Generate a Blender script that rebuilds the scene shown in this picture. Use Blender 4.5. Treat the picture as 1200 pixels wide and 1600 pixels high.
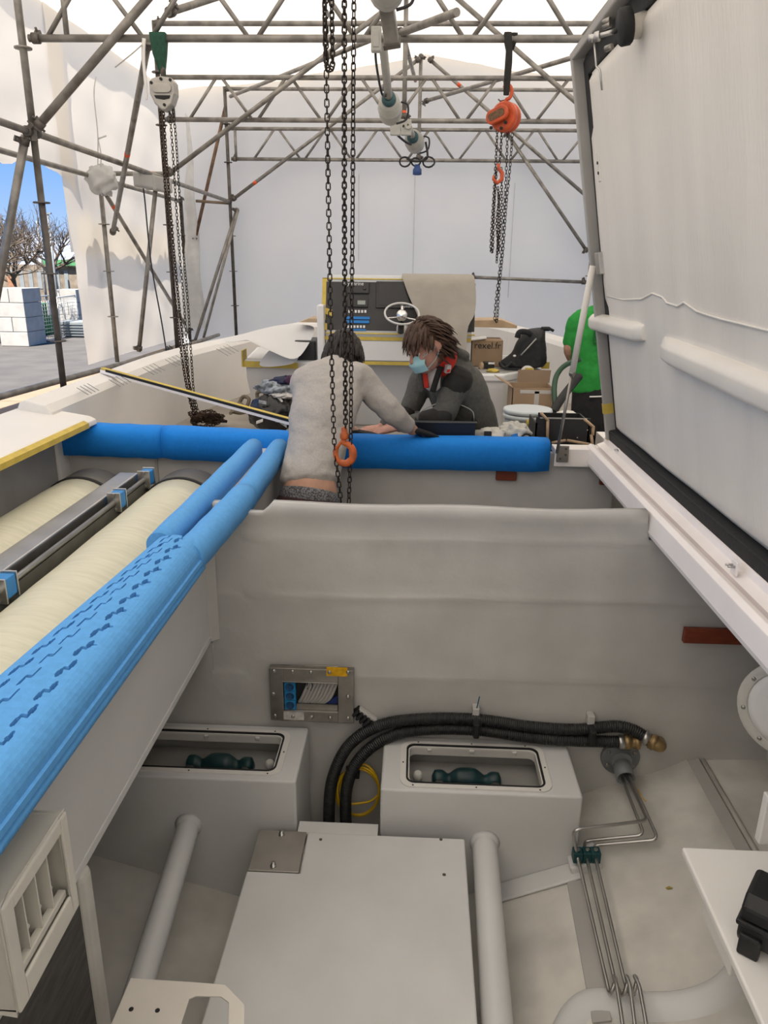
import bpy, bmesh, math, random
from mathutils import Vector, Matrix
random.seed(7)
for _o in list(bpy.data.objects):
    bpy.data.objects.remove(_o)
SC = bpy.context.scene
COL = SC.collection
# ------------------------------------------------------------------ camera
# Lengths in metres. Heights are written relative to the photographer's eye; LIFT is the eye height above the ground.
LIFT = 3.4
FPX = 1170.0                       # focal length in pixels of the 1200 x 1600 frame
_vp, _s = (655.0, 420.0), 0.013    # where the boat's long axis vanishes, and the slight roll
_d = Vector(((_vp[0]-600)/FPX, -(_vp[1]-800)/FPX, -1)).normalized()
_u = Vector((1, -_s, 0))
_x = (_u-_u.dot(_d)*_d).normalized()
_z = _x.cross(_d)
CAM_R = Matrix((_x, _d, _z))       # camera axes -> world axes
cam = bpy.data.cameras.new('camera')
cam.sensor_fit = 'VERTICAL'
cam.sensor_height = 36.0
cam.lens = 36.0*FPX/1600.0
cam.clip_start = 0.05
cam.clip_end = 500
cam_o = bpy.data.objects.new('camera', cam)
COL.objects.link(cam_o)
cam_o.matrix_world = Matrix.Translation((0, 0, LIFT)) @ CAM_R.to_4x4()
SC.camera = cam_o
# ------------------------------------------------------------------ sky, sun, exposure
world = bpy.data.worlds.new('sky')
SC.world = world
world.use_nodes = True
_n = world.node_tree.nodes
_bg = _n['Background']
# clear spring sky: pale towards the horizon, deeper blue overhead, the same all round
_tc = _n.new('ShaderNodeTexCoord'); _sx = _n.new('ShaderNodeSeparateXYZ'); _rp = _n.new('ShaderNodeValToRGB')
world.node_tree.links.new(_tc.outputs['Generated'], _sx.inputs[0])
world.node_tree.links.new(_sx.outputs[2], _rp.inputs[0])
_e = _rp.color_ramp.elements
_e[0].position = 0.0; _e[0].color = (0.42, 0.56, 0.78, 1)
_e[1].position = 1.0; _e[1].color = (0.07, 0.19, 0.52, 1)
_k = _e.new(0.12); _k.color = (0.17, 0.37, 0.76, 1)
world.node_tree.links.new(_rp.outputs[0], _bg.inputs[0])
_bg.inputs[1].default_value = 0.35
sun = bpy.data.lights.new('sun', 'SUN')
sun.energy = 4.8
sun.angle = math.radians(0.6)
sun.color = (1.0, 0.935, 0.84)
sun_o = bpy.data.objects.new('sun', sun)
COL.objects.link(sun_o)
_sd = Vector((0.165, 0.46, -0.86))
sun_o.rotation_euler = _sd.to_track_quat('-Z', 'Y').to_euler()
sun_o.location = (-12, -5, 18)
SC.view_settings.view_transform = 'Standard'
SC.view_settings.look = 'None'
SC.view_settings.gamma = 1.0
SC.view_settings.use_curve_mapping = False
SC.view_settings.exposure = 1.92

# ------------------------------------------------------------------ helpers
def ray(px, py):
    return CAM_R @ Vector(((px-600)/FPX, -(py-800)/FPX, -1))
def aY(px, py, Y):
    r = ray(px, py); return r*(Y/r.y)
def aZ(px, py, Z):
    r = ray(px, py); return r*(Z/r.z)
def aX(px, py, X):
    r = ray(px, py); return r*(X/r.x)
V = Vector

class MB:
    """collects shapes into one mesh"""
    def __init__(self):
        self.v = []; self.f = []; self.sm = []; self.mi = []; self.cur = 0
    def add(self, vs, fs, smooth=False):
        b = len(self.v)
        self.v += [tuple(p) for p in vs]
        for f in fs:
            self.f.append(tuple(b+i for i in f)); self.sm.append(smooth); self.mi.append(self.cur)
        return self
    def hexa(self, p):   # 8 corners: bottom 0-3 counter-clockwise, top 4-7
        return self.add(p, [(3,2,1,0),(4,5,6,7),(0,1,5,4),(1,2,6,5),(2,3,7,6),(3,0,4,7)])
    def box(self, x0, x1, y0, y1, z0, z1):
        return self.hexa([(x0,y0,z0),(x1,y0,z0),(x1,y1,z0),(x0,y1,z0),(x0,y0,z1),(x1,y0,z1),(x1,y1,z1),(x0,y1,z1)])
    def obox(self, o, u, v, n, ur, vr, nr):
        o, u, v, n = V(o), V(u), V(v), V(n)
        c = lambda a, b, d: o+u*a+v*b+n*d
        return self.hexa([c(ur[0],vr[0],nr[0]),c(ur[1],vr[0],nr[0]),c(ur[1],vr[1],nr[0]),c(ur[0],vr[1],nr[0]),
                          c(ur[0],vr[0],nr[1]),c(ur[1],vr[0],nr[1]),c(ur[1],vr[1],nr[1]),c(ur[0],vr[1],nr[1])])
    def prism(self, poly, off, smooth=False):   # poly: list of 3-D points, extruded by off
        poly = [V(p) for p in poly]; off = V(off); n = len(poly)
        fs = [tuple(reversed(range(n))), tuple(range(n, 2*n))]
        fs += [(i, (i+1) % n, n+(i+1) % n, n+i) for i in range(n)]
        return self.add(poly+[p+off for p in poly], fs, smooth)
    def rings(self, rs, cap=True, closed=False, smooth=True):
        n = len(rs[0]); vs = [p for r in rs for p in r]; fs = []
        m = len(rs)
        for k in range(m if closed else m-1):
            a = k*n; b = ((k+1) % m)*n
            for i in range(n):
                j = (i+1) % n
                fs.append((a+i, a+j, b+j, b+i))
        self.add(vs, fs, smooth)
        if cap and not closed:
            self.add(rs[0], [tuple(reversed(range(n)))], False)
            self.add(rs[-1], [tuple(range(n))], False)
        return self
    def tube(self, pts, r, n=10, cap=True, closed=False, flat=None):
        pts = [V(p) for p in pts]
        m = len(pts)
        rad = r if isinstance(r, (list, tuple)) else [r]*m
        tang = []
        for i in range(m):
            if closed:
                t = pts[(i+1) % m]-pts[i-1]
            else:
                t = pts[min(i+1, m-1)]-pts[max(i-1, 0)]
            tang.append(t.normalized() if t.length > 1e-9 else V((0,0,1)))
        t0 = tang[0]
        up = V((0,0,1)) if abs(t0.z) < 0.9 else V((0,1,0))
        a = t0.cross(up).normalized(); rs = []
        for i in range(m):
            t = tang[i]
            a = (a-t*a.dot(t))
            a = a.normalized() if a.length > 1e-6 else t.orthogonal().normalized()
            b = t.cross(a)
            fl = 1.0 if flat is None else flat
            rs.append([pts[i]+(a*math.cos(2*math.pi*k/n)+b*math.sin(2*math.pi*k/n)*fl)*rad[i] for k in range(n)])
        return self.rings(rs, cap, closed)
    def cyl(self, a, b, r, n=16, r2=None):
        return self.tube([a, b], [r, r if r2 is None else r2], n)
    def lathe(self, c, ax, prof, n=24):   # prof: (radius, height) pairs along ax
        ax = V(ax).normalized(); c = V(c)
        e = ax.orthogonal().normalized(); g = ax.cross(e)
        rs = [[c+ax*h+(e*math.cos(2*math.pi*k/n)+g*math.sin(2*math.pi*k/n))*max(r, 1e-5) for k in range(n)] for r, h in prof]
        return self.rings(rs, True)
    def ell(self, c, rx, ry, rz, nu=16, nv=10, rot=None):
        c = V(c); rs = []
        for j in range(nv+1):
            th = math.pi*j/nv
            ring = []
            for i in range(nu):
                ph = 2*math.pi*i/nu
                p = V((rx*math.sin(th)*math.cos(ph), ry*math.sin(th)*math.sin(ph), -rz*math.cos(th)))
                if rot: p = rot @ p
                ring.append(c+p)
            rs.append(ring)
        return self.rings(rs, False)
    def sheet(self, grid, th=0.0, smooth=True):   # grid[i][j] points; th = thickness
        m, n = len(grid), len(grid[0])
        vs = [V(p) for r in grid for p in r]
        fs = [(i*n+j, (i+1)*n+j, (i+1)*n+j+1, i*n+j+1) for i in range(m-1) for j in range(n-1)]
        self.add(vs, fs, smooth)
        if th:
            nr = (vs[n]-vs[0]).cross(vs[1]-vs[0]).normalized()
            self.add([p-nr*th for p in vs], [tuple(reversed(f)) for f in fs], smooth)
        return self
    def build(self, name, mat, parent=None, bevel=0.0, seg=2, sub=0, label=None, cat=None, group=None, kind=None, origin=None):
        me = bpy.data.meshes.new(name)
        if origin is None:
            xs = [p[0] for p in self.v]; ys = [p[1] for p in self.v]; zs = [p[2] for p in self.v]
            origin = V(((min(xs)+max(xs))/2, (min(ys)+max(ys))/2, min(zs)))
        else:
            origin = V(origin)
        me.from_pydata([(p[0]-origin.x, p[1]-origin.y, p[2]-origin.z) for p in self.v], [], self.f)
        mats = mat if isinstance(mat, (list, tuple)) else [mat]
        for m in mats: me.materials.append(M[m] if isinstance(m, str) else m)
        me.polygons.foreach_set('use_smooth', self.sm)
        me.polygons.foreach_set('material_index', self.mi)
        me.update()
        bm = bmesh.new(); bm.from_mesh(me)
        bmesh.ops.remove_doubles(bm, verts=bm.verts, dist=1e-6)
        bmesh.ops.recalc_face_normals(bm, faces=bm.faces)
        bm.to_mesh(me); bm.free()
        o = bpy.data.objects.new(name, me)
        COL.objects.link(o)
        put(o, origin, parent)
        if bevel:
            b = o.modifiers.new('bevel', 'BEVEL'); b.width = bevel; b.segments = seg; b.limit_method = 'ANGLE'; b.angle_limit = math.radians(40); b.harden_normals = False
        if sub:
            s = o.modifiers.new('sub', 'SUBSURF'); s.levels = sub; s.render_levels = sub
        return tag(o, label, cat, group, kind)

ROOTLOC = {}
def put(o, origin, parent):
    o.location = origin
    if parent is not None:
        o.parent = parent
        o.location = origin-ROOTLOC[parent.name]
    ROOTLOC[o.name] = V(origin)
def tag(o, label=None, cat=None, group=None, kind=None):
    if label: o['label'] = label
    if cat: o['category'] = cat
    if group: o['group'] = group
    if kind: o['kind'] = kind
    return o
def thing(name, loc, label, cat, group=None, kind=None):
    o = bpy.data.objects.new(name, None)
    o.empty_display_size = 0.1
    COL.objects.link(o)
    put(o, V(loc), None)
    return tag(o, label, cat, group, kind)
def text(name, body, origin, xdir, ydir, size, mat, parent, ext=0.0006, align='CENTER'):
    c = bpy.data.curves.new(name, 'FONT'); c.body = body; c.size = size; c.extrude = ext
    c.align_x = align; c.align_y = 'CENTER'; c.materials.append(M[mat])
    o = bpy.data.objects.new(name, c); COL.objects.link(o)
    x = V(xdir).normalized(); y = V(ydir); y = (y-x*y.dot(x)).normalized(); z = x.cross(y)
    R = Matrix((x, y, z)).transposed()
    me = bpy.data.meshes.new_from_object(o)
    bpy.data.objects.remove(o)
    o = bpy.data.objects.new(name, me); COL.objects.link(o)
    o.rotation_euler = R.to_euler()
    put(o, V(origin), parent)
    return o
def catmull(pts, k=6, closed=False):
    pts = [V(p) for p in pts]; n = len(pts); out = []
    for i in range(n if closed else n-1):
        g = lambda q: pts[q % n] if closed else pts[max(0, min(n-1, q))]
        p0, p1, p2, p3 = g(i-1), g(i), g(i+1), g(i+2)
        for j in range(k):
            t = j/k
            out.append(0.5*((2*p1)+(p2-p0)*t+(2*p0-5*p1+4*p2-p3)*t*t+(3*p1-p0-3*p2+p3)*t*t*t))
    if not closed: out.append(pts[-1])
    return out
def rounded(pts, r, k=5):
    """polyline with filleted corners"""
    pts = [V(p) for p in pts]; out = [pts[0]]
    for i in range(1, len(pts)-1):
        a, b, c = pts[i-1], pts[i], pts[i+1]
        d1 = (a-b); d2 = (c-b); q = min(r, d1.length*0.45, d2.length*0.45)
        p, s = b+d1.normalized()*q, b+d2.normalized()*q
        for j in range(k+1):
            t = j/k
            out.append(p*(1-t)**2+b*2*t*(1-t)+s*t*t)
    out.append(pts[-1])
    return out

# ------------------------------------------------------------------ materials
M = {}
def mat(name, col, rough=0.5, metal=0.0, var=0.0, vs=8.0, bump=0.0, bs=40.0, spec=0.5, col2=None, stretch=None, trans=0.0, alpha=None, dark=0.0, detail=4.0, coat=0.0):
    m = bpy.data.materials.new(name); m.use_nodes = True
    nt = m.node_tree; N = nt.nodes; L = nt.links
    p = N['Principled BSDF']
    p.inputs['Base Color'].default_value = (*col, 1)
    p.inputs['Roughness'].default_value = rough
    p.inputs['Metallic'].default_value = metal
    p.inputs['Specular IOR Level'].default_value = spec
    if coat: p.inputs['Coat Weight'].default_value = coat
    if trans: p.inputs['Transmission Weight'].default_value = trans
    if alpha is not None: p.inputs['Alpha'].default_value = alpha
    tc = N.new('ShaderNodeTexCoord'); mp = N.new('ShaderNodeMapping')
    L.new(tc.outputs['Object'], mp.inputs[0])
    if stretch: mp.inputs['Scale'].default_value = stretch
    if var or col2:
        nz = N.new('ShaderNodeTexNoise'); nz.inputs['Scale'].default_value = vs; nz.inputs['Detail'].default_value = detail
        L.new(mp.outputs[0], nz.inputs[0])
        rp = N.new('ShaderNodeValToRGB'); L.new(nz.outputs[0], rp.inputs[0])
        c2 = col2 if col2 else tuple(max(0, c*(1-var)) for c in col)
        c1 = col if col2 else tuple(min(1, c*(1+var*0.5)) for c in col)
        rp.color_ramp.elements[0].position = 0.35; rp.color_ramp.elements[0].color = (*c2, 1)
        rp.color_ramp.elements[1].position = 0.65; rp.color_ramp.elements[1].color = (*c1, 1)
        L.new(rp.outputs[0], p.inputs['Base Color'])
    if bump:
        nb = N.new('ShaderNodeTexNoise'); nb.inputs['Scale'].default_value = bs; nb.inputs['Detail'].default_value = 5
        L.new(mp.outputs[0], nb.inputs[0])
        b = N.new('ShaderNodeBump'); b.inputs['Strength'].default_value = bump; b.inputs['Distance'].default_value = 0.01
        L.new(nb.outputs[0], b.inputs['Height']); L.new(b.outputs[0], p.inputs['Normal'])
    M[name] = m
    return m
def cloth_sheet(name, col, tcol, t=0.5, var=0.06, vs=1.2):
    """thin white sheeting: part reflects, part lets light through"""
    m = bpy.data.materials.new(name); m.use_nodes = True
    nt = m.node_tree; N = nt.nodes; L = nt.links
    N.remove(N['Principled BSDF'])
    d = N.new('ShaderNodeBsdfDiffuse'); tr = N.new('ShaderNodeBsdfTranslucent'); mx = N.new('ShaderNodeMixShader')
    mx.inputs[0].default_value = t
    tc = N.new('ShaderNodeTexCoord'); nz = N.new('ShaderNodeTexNoise'); nz.inputs['Scale'].default_value = vs; nz.inputs['Detail'].default_value = 5
    L.new(tc.outputs['Object'], nz.inputs[0])
    for node, c in ((d, col), (tr, tcol)):
        rp = N.new('ShaderNodeValToRGB')
        rp.color_ramp.elements[0].position = 0.3; rp.color_ramp.elements[0].color = (*[x*(1-var) for x in c], 1)
        rp.color_ramp.elements[1].position = 0.7; rp.color_ramp.elements[1].color = (*c, 1)
        L.new(nz.outputs[0], rp.inputs[0]); L.new(rp.outputs[0], node.inputs[0])
    L.new(d.outputs[0], mx.inputs[1]); L.new(tr.outputs[0], mx.inputs[2])
    L.new(mx.outputs[0], N['Material Output'].inputs[0])
    M[name] = m
    return m
cloth_sheet('tarp', (0.955,0.935,0.90), (0.97,0.88,0.76), 0.30, 0.04)
cloth_sheet('roof_tarp', (0.955,0.935,0.90), (0.95,0.885,0.79), 0.24, 0.04)
cloth_sheet('tarp_shadow_band', (0.42,0.41,0.39), (0.6,0.59,0.56), 0.25, 0.15, 2.0)  # darker grey sheeting that imitates the shadow band on the left tarpaulin
cloth_sheet('white_plastic', (0.85,0.84,0.82), (0.8,0.8,0.8), 0.25, 0.03)
cloth_sheet('white_bag', (0.8,0.79,0.77), (0.8,0.8,0.78), 0.4, 0.15, 8)
mat('grey_paint', (0.52,0.51,0.485), 0.42, var=0.10, vs=3.5, bump=0.4, bs=9, spec=0.4)
mat('grey_smooth', (0.64,0.64,0.63), 0.4, var=0.05, vs=3, bump=0.03, bs=60, spec=0.4)
mat('grey_hull', (0.62,0.60,0.55), 0.5, var=0.16, vs=5, bump=0.2, bs=18, spec=0.35)
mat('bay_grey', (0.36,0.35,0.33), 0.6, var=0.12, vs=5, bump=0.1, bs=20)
mat('panel_grey', (0.66,0.66,0.645), 0.42, var=0.06, vs=4, bump=0.03, bs=30)
mat('cream_gel', (0.82,0.775,0.70), 0.38, var=0.05, vs=2.0, bump=0.18, bs=26, stretch=(1,3,0.5), spec=0.45)
mat('cream_flat', (0.76,0.72,0.65), 0.45, var=0.05, vs=4, bump=0.05, bs=30)
mat('coaming_white', (0.93,0.87,0.83), 0.4, var=0.04, vs=5, bump=0.06, bs=25)
mat('coaming_mauve', (0.64,0.56,0.55), 0.55, var=0.08, vs=8, bump=0.05)
mat('frame_grey', (0.40,0.385,0.36), 0.45, var=0.08, vs=4)
mat('rubber', (0.012,0.012,0.012), 0.75, bump=0.2, bs=60)
mat('foam_blue', (0.11,0.365,0.75), 0.75, var=0.07, vs=60, bump=0.12, bs=220, spec=0.25)
mat('foam_deep', (0.012,0.23,0.74), 0.75, var=0.06, vs=60, bump=0.12, bs=220, spec=0.25)
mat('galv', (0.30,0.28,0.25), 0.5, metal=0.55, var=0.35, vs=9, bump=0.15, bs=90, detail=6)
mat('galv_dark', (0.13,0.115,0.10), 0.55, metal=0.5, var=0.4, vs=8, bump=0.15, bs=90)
mat('rusty', (0.20,0.12,0.075), 0.75, metal=0.2, var=0.4, vs=14, bump=0.2, bs=80)
mat('orange_tape', (0.75,0.10,0.02), 0.6)
mat('paper_white', (0.80,0.775,0.73), 0.6, var=0.04, vs=2, bump=0.08, bs=6)
mat('moulding', (0.68,0.66,0.625), 0.5, var=0.05, vs=2, bump=0.05, bs=10)
mat('floor_wood', (0.38,0.34,0.29), 0.7, var=0.15, vs=8)
mat('masking_yellow', (0.62,0.46,0.08), 0.6, var=0.15, vs=14)
mat('asphalt', (0.075,0.069,0.064), 0.9, var=0.18, vs=0.9, bump=0.2, bs=12, detail=8)
mat('ply', (0.21,0.155,0.105), 0.7, var=0.15, vs=6, stretch=(1,6,1))
# ================================================================== the setting
# ground outside
MB().box(-60,40,-12,70,-3.5,-3.4).build('ground','asphalt',kind='structure')
# ---- tent fabric
RIDGE, EAVE, XT, YF, YB = 2.86, 2.36, 3.62, 11.95, -4.0
def wav(a, b, s=1.0):
    return s*(0.02*math.sin(a*2.1+b*0.7)+0.014*math.sin(a*5.3-b*3.1+1.3)+0.01*math.sin(b*6.7+a*1.9))
def fabric(name, fn, nu, nv, matname='tarp', **k):
    mb = MB(); mb.sheet([[fn(i/nu, j/nv) for j in range(nv+1)] for i in range(nu+1)])
    return mb.build(name, matname, kind='structure', **k)
fabric('ceiling_left', lambda u, v: V((-(XT+0.08)*(1-v), YB-0.1+(YF-YB+0.3)*u, EAVE+(RIDGE-EAVE)*v-0.05*math.sin(v*math.pi)+wav(u*16, v*4)*min(1, 8*(1-v)))), 60, 14, 'roof_tarp')
fabric('ceiling_right', lambda u, v: V(((XT+0.08)*v, YB-0.1+(YF-YB+0.3)*u, RIDGE-(RIDGE-EAVE)*v-0.05*math.sin(v*math.pi)+wav(u*16, v*4+9)*min(1, 8*v))), 60, 14, 'roof_tarp')
fabric('wall_far', lambda u, v: V((-XT-0.08+2*(XT+0.08)*u, YF+wav(u*7, v*5+3, 0.8), -3.4+(EAVE+0.04+(RIDGE-EAVE)*(1-abs(2*u-1))+3.4)*v)), 48, 24)
fabric('wall_right', lambda u, v: V((XT+wav(u*16, v*4+5), YB-0.08+(YF-YB+0.16)*u, -3.4+(EAVE+3.44)*v)), 40, 12)
fabric('wall_back', lambda u, v: V((-XT-0.08+2*(XT+0.08)*u, YB+wav(u*7, v*5), -3.4+(EAVE+0.04+(RIDGE-EAVE)*(1-abs(2*u-1))+3.4)*v)), 24, 12)
# left side: a full-height sheet beyond the opening and a short valance above it
YO = 8.05
fabric('wall_left', lambda u, v: V((-XT+wav(u*5, v*6+2, 0.35), YO+0.02*math.sin(v*9)+0.12*(1-v)+(YF-YO-0.02*math.sin(v*9)-0.12*(1-v))*u, -1.05+(EAVE+1.05)*v)), 30, 40)
fabric('wall_left_valance', lambda u, v: V((-XT-0.03+wav(u*9, v*4+7, 0.5), YB+(YO-YB+0.35)*u, 0.90+0.05*math.sin(u*41)+0.03*math.sin(u*97)-(0.20*max(0, (u-0.93)/0.07)**2)+(EAVE-0.90)*(v) if v == 0 else 0.90+(EAVE-0.90)*v)), 70, 12)
# grey strip added outside the sheet to stand in for the shadow band on it
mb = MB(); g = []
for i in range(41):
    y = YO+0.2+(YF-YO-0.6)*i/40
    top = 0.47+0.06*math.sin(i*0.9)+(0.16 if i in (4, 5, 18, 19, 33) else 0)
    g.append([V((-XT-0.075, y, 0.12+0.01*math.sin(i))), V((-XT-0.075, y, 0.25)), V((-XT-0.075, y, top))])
mb.sheet(g, smooth=False).build('trim_1', 'tarp_shadow_band', kind='structure', label='grey double layer of sheeting along the left tarpaulin')
# loose fold of sheet at the far left corner
fabric('trim_2', lambda u, v: V((-3.32+0.10*math.sin(u*7)*(1-v)+0.25*v*u-0.2*u, 11.75-0.35*u+0.05*math.sin(v*17), -0.9+2.9*v)), 8, 30, 'white_bag')
# scaffold walkway outside the boat on the left
for k in range(4):
    y0 = 1.2+k*2.45
    MB().box(-3.5,-2.35,y0,y0+2.42,-1.12,-1.09).build('floor_walkway','ply',kind='structure',bevel=0.003)

# ---- the boat
# hull bottom (deadrise on both sides, flat chine shelf on the right)
CX = -0.18
KEEL = -2.46
def hullz(x):
    if x >= CX:
        return KEEL+0.435*(x-CX) if x < 1.16 else KEEL+0.435*(1.16-CX)+0.03*(x-1.16)
    return KEEL+0.30*(CX-x)
xs = [-2.0,-1.5,-1.0,-0.6,CX,0.2,0.5,0.8,1.05,1.13,1.16,1.20,1.45]
mb = MB()
g = [[V((x, y, hullz(x)+(0.012 if x == 1.13 else 0)-(0.02 if x == 1.16 else 0))) for x in xs] for y in [-0.8+0.5*i for i in range(8)]]
mb.sheet(g, -0.03).build('floor', 'grey_hull', kind='structure')
# starboard inside of the hull above the chine, and port inside
MB().box(1.45,1.48,-0.8,3.72,-2.1,-0.85).build('wall_starboard','grey_hull',kind='structure')
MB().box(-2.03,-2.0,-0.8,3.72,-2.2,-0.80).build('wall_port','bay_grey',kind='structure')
MB().box(-2.0,1.45,-0.85,-0.8,-2.4,-0.85).build('wall_aft','grey_paint',kind='structure')
# bulkhead 1 : main grey transverse wall, uneven rounded top with a notch at its left end
B1 = 2.63
def b1top(x):
    if x < -0.655: return -0.835
    if x < -0.56: return -0.868
    if x < -0.52: return -0.868+0.035*(x+0.56)/0.04
    return -0.832+0.004*math.sin(x*9)
MB().box(-2.0,-0.78,B1,B1+0.035,-2.45,-1.42).build('wall_bulkhead_low','grey_paint',kind='structure')
mb = MB(); xs = [-0.79,-0.70,-0.66,-0.64,-0.60,-0.56,-0.54,-0.52,-0.49]+[-0.4+0.1*i for i in range(13)]+[0.855,0.868,0.95,1.1,1.3,1.45]
def b1y(x, z):
    y = B1+0.004*math.sin(x*3.1+z*2)+0.003*math.sin(x*7+z*5)
    for zc, h in ((-1.20,0.006),(-0.965,0.004),(-1.545,0.004)):
        y -= h*math.exp(-((z-zc-0.012*math.sin(x*2.0))/0.012)**2)
    y -= 0.012*math.exp(-((z+0.86)/0.03)**2)
    return y
zr = [0,0.015,0.03,0.05,0.08,0.11,0.125,0.135,0.15,0.2,0.25,0.3,0.345,0.36,0.37,0.385,0.42,0.5,0.6,0.68,0.705,0.715,0.73,0.8,0.9,1.05,1.2,1.6]
fr = [[V((x, b1y(x, b1top(x)-d), max(min(b1top(x)-d, -0.935 if x > 0.862 else 9), -2.45))) for d in zr] for x in xs]
mb.sheet(fr)
bk = [[p+V((0,0.035,0)) for p in r] for r in fr]
mb.sheet([list(reversed(r)) for r in bk])
mb.sheet([[a[0], b[0]] for a, b in zip(fr, bk)])
mb.build('wall_bulkhead', 'grey_paint', kind='structure')
# bulkhead 2 : between the open bays and the cockpit
B2 = 3.72
MB().box(-2.0,1.02,B2,B2+0.04,-2.2,-0.875).build('wall_bulkhead_forward','grey_paint',kind='structure',bevel=0.006)
MB().box(0.70,0.95,B2-0.035,B2+0.07,-0.875,-0.845).box(0.70,0.95,B2-0.04,B2-0.034,-0.935,-0.845).build('trim_3','coaming_white',kind='structure',bevel=0.004)
# seam battens on the forward bulkhead in the tank bay
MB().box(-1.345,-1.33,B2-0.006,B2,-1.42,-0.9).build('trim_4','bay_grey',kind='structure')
# floor of the middle bay where the man stands, and its left cheek
MB().box(-0.66,1.02,B1+0.04,B2,-2.02,-1.98).build('floor_middle_bay','grey_paint',kind='structure')
MB().box(-0.80,-0.64,B1+0.04,B2,-1.98,-0.90).build('wall_middle_bay','bay_grey',kind='structure')
# longitudinal side panel carrying the foam
mb = MB()
mb.box(-0.81,-0.78,-0.8,B1,-1.40,-0.86)
mb.box(-0.785,-0.777,-0.8,B1-0.005,-1.402,-1.375)
mb.box(-0.81,-0.64,B1+0.04,B2,-0.90,-0.87)
mb.build('wall_side_panel','grey_smooth',kind='structure',bevel=0.006)
# fillet between side panel and bulkhead
MB().prism([(-0.78,B1-0.03,-1.40),(-0.75,B1,-1.40),(-0.78,B1+0.005,-1.40)],(0,0,0.53)).build('trim_5','grey_paint',kind='structure')
# tank bay floor and port coaming side
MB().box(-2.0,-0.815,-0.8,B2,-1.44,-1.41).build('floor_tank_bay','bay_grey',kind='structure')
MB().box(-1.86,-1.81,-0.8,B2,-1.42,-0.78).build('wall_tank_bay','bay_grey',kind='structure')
# lower partition under the side panel near the photographer
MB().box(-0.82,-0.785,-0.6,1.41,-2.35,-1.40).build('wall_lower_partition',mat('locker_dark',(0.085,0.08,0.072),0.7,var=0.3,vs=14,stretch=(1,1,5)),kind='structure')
MB().box(-0.835,-0.77,1.40,1.462,-2.35,-1.40).build('trim_10','grey_hull',kind='structure',bevel=0.022,seg=3)
# port gunwale: lower tier beside the tank bay, with taped yellow edge
mb = MB()
prof = [(-2.02,-0.80),(-2.02,-0.70),(-1.98,-0.685),(-1.66,-0.735),(-1.63,-0.75),(-1.625,-0.775)]
mb.prism([(x,-0.8,z) for x, z in prof],(0,B2+0.8,0))
mb.build('trim_gunwale','paper_white',kind='structure',bevel=0.006)
MB().prism([(-1.618,-0.8,-0.748),(-1.642,-0.8,-0.736),(-1.645,-0.8,-0.742),(-1.628,-0.8,-0.752),(-1.626,-0.8,-0.772),(-1.616,-0.8,-0.772)],(0,4.40,0)).build('trim_6','masking_yellow',kind='structure',label='strip of yellow masking tape on the coaming edge')
# port bulwark, narrowing to the bow; starboard bulwark mirrored
def bulwark(name, side):
    plan = [(-1.96,3.60),(-1.985,4.6),(-1.99,5.6),(-1.90,6.4),(-1.72,7.2),(-1.35,8.4),(-0.75,9.4),(-0.20,9.8)]
    if side > 0: plan = [(2*CX+0.13-x, y) for x, y in plan]
    plan = catmull([(x, y, 0) for x, y in plan], 4)
    mb = MB(); rs = []
    for i, p in enumerate(plan):
        t = plan[min(i+1, len(plan)-1)]-plan[max(i-1, 0)]
        n = V((t.y, -t.x, 0)).normalized()*(1 if side < 0 else -1)   # towards the inside
        rise = 0.02*min(1, max(0, (p.y-4)/3))+0.10*max(0, (p.y-7)/3)
        q = lambda a, z: V((p.x, p.y, 0))+n*a+V((0, 0, z))
        rs.append([q(-0.03,-2.6), q(-0.03,-0.72+rise), q(0.0,-0.655+rise), q(0.03,-0.64+rise), q(0.13,-0.665+rise), q(0.16,-0.70+rise), q(0.17,-1.16), q(0.17,-1.3)])
    mb.rings(rs, True, False, False)
    return mb.build(name, 'paper_white' if side < 0 else 'moulding', kind='structure', bevel=0.01)
bulwark('wall_bulwark_port', -1)
bulwark('wall_bulwark_starboard', 1)
MB().box(-1.85,1.0,B2+0.04,9.6,-1.21,-1.15).build('floor_cockpit','floor_wood',kind='structure')
MB().box(1.0,1.6,6.3,9.6,-1.21,-1.15).build('floor_cockpit_side','floor_wood',kind='structure')
MB().box(0.98,1.7,B2+0.04,6.3,-1.90,-1.85).build('floor_side_well','floor_wood',kind='structure')
# starboard coaming: stepped white profile running fore and aft
mb = MB()
prof = [(0.868,-0.925),(0.862,-0.905),(0.868,-0.838),(0.885,-0.826),(0.905,-0.832)]
mb.prism([(x,-0.8,z) for x, z in prof]+[(0.905,-0.8,-0.93)],(0,B2+0.82,0)).build('trim_coaming_inner','coaming_white',kind='structure',bevel=0.003)
MB().box(0.905,0.925,-0.8,B2-0.03,-0.90,-0.836).build('trim_coaming_strip','coaming_mauve',kind='structure')
mb = MB()
mb.prism([(0.925,-0.8,-0.838),(0.958,-0.8,-0.825),(0.962,-0.8,-0.80),(0.972,-0.8,-0.797),(0.978,-0.8,-0.82),(1.55,-0.8,-0.83),(1.55,-0.8,-0.93),(0.925,-0.8,-0.93)],(0,B2+0.86,0))
mb.build('trim_coaming_outer','coaming_white',kind='structure',bevel=0.002)
MB().box(1.02,1.6,B2-0.0,4.2,-1.0,-0.86).build('trim_side_deck','coaming_white',kind='structure')

# seams in the far sheet
for k, (x, z0, z1) in enumerate(((-0.10,-0.6,1.45),(-0.92,0.1,1.3),(1.35,-0.4,1.2))):
    MB().box(x,x+0.012,YF-0.075,YF-0.07,z0,z1).build('trim_1%d' % (k+1),'white_bag',kind='structure')
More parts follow.
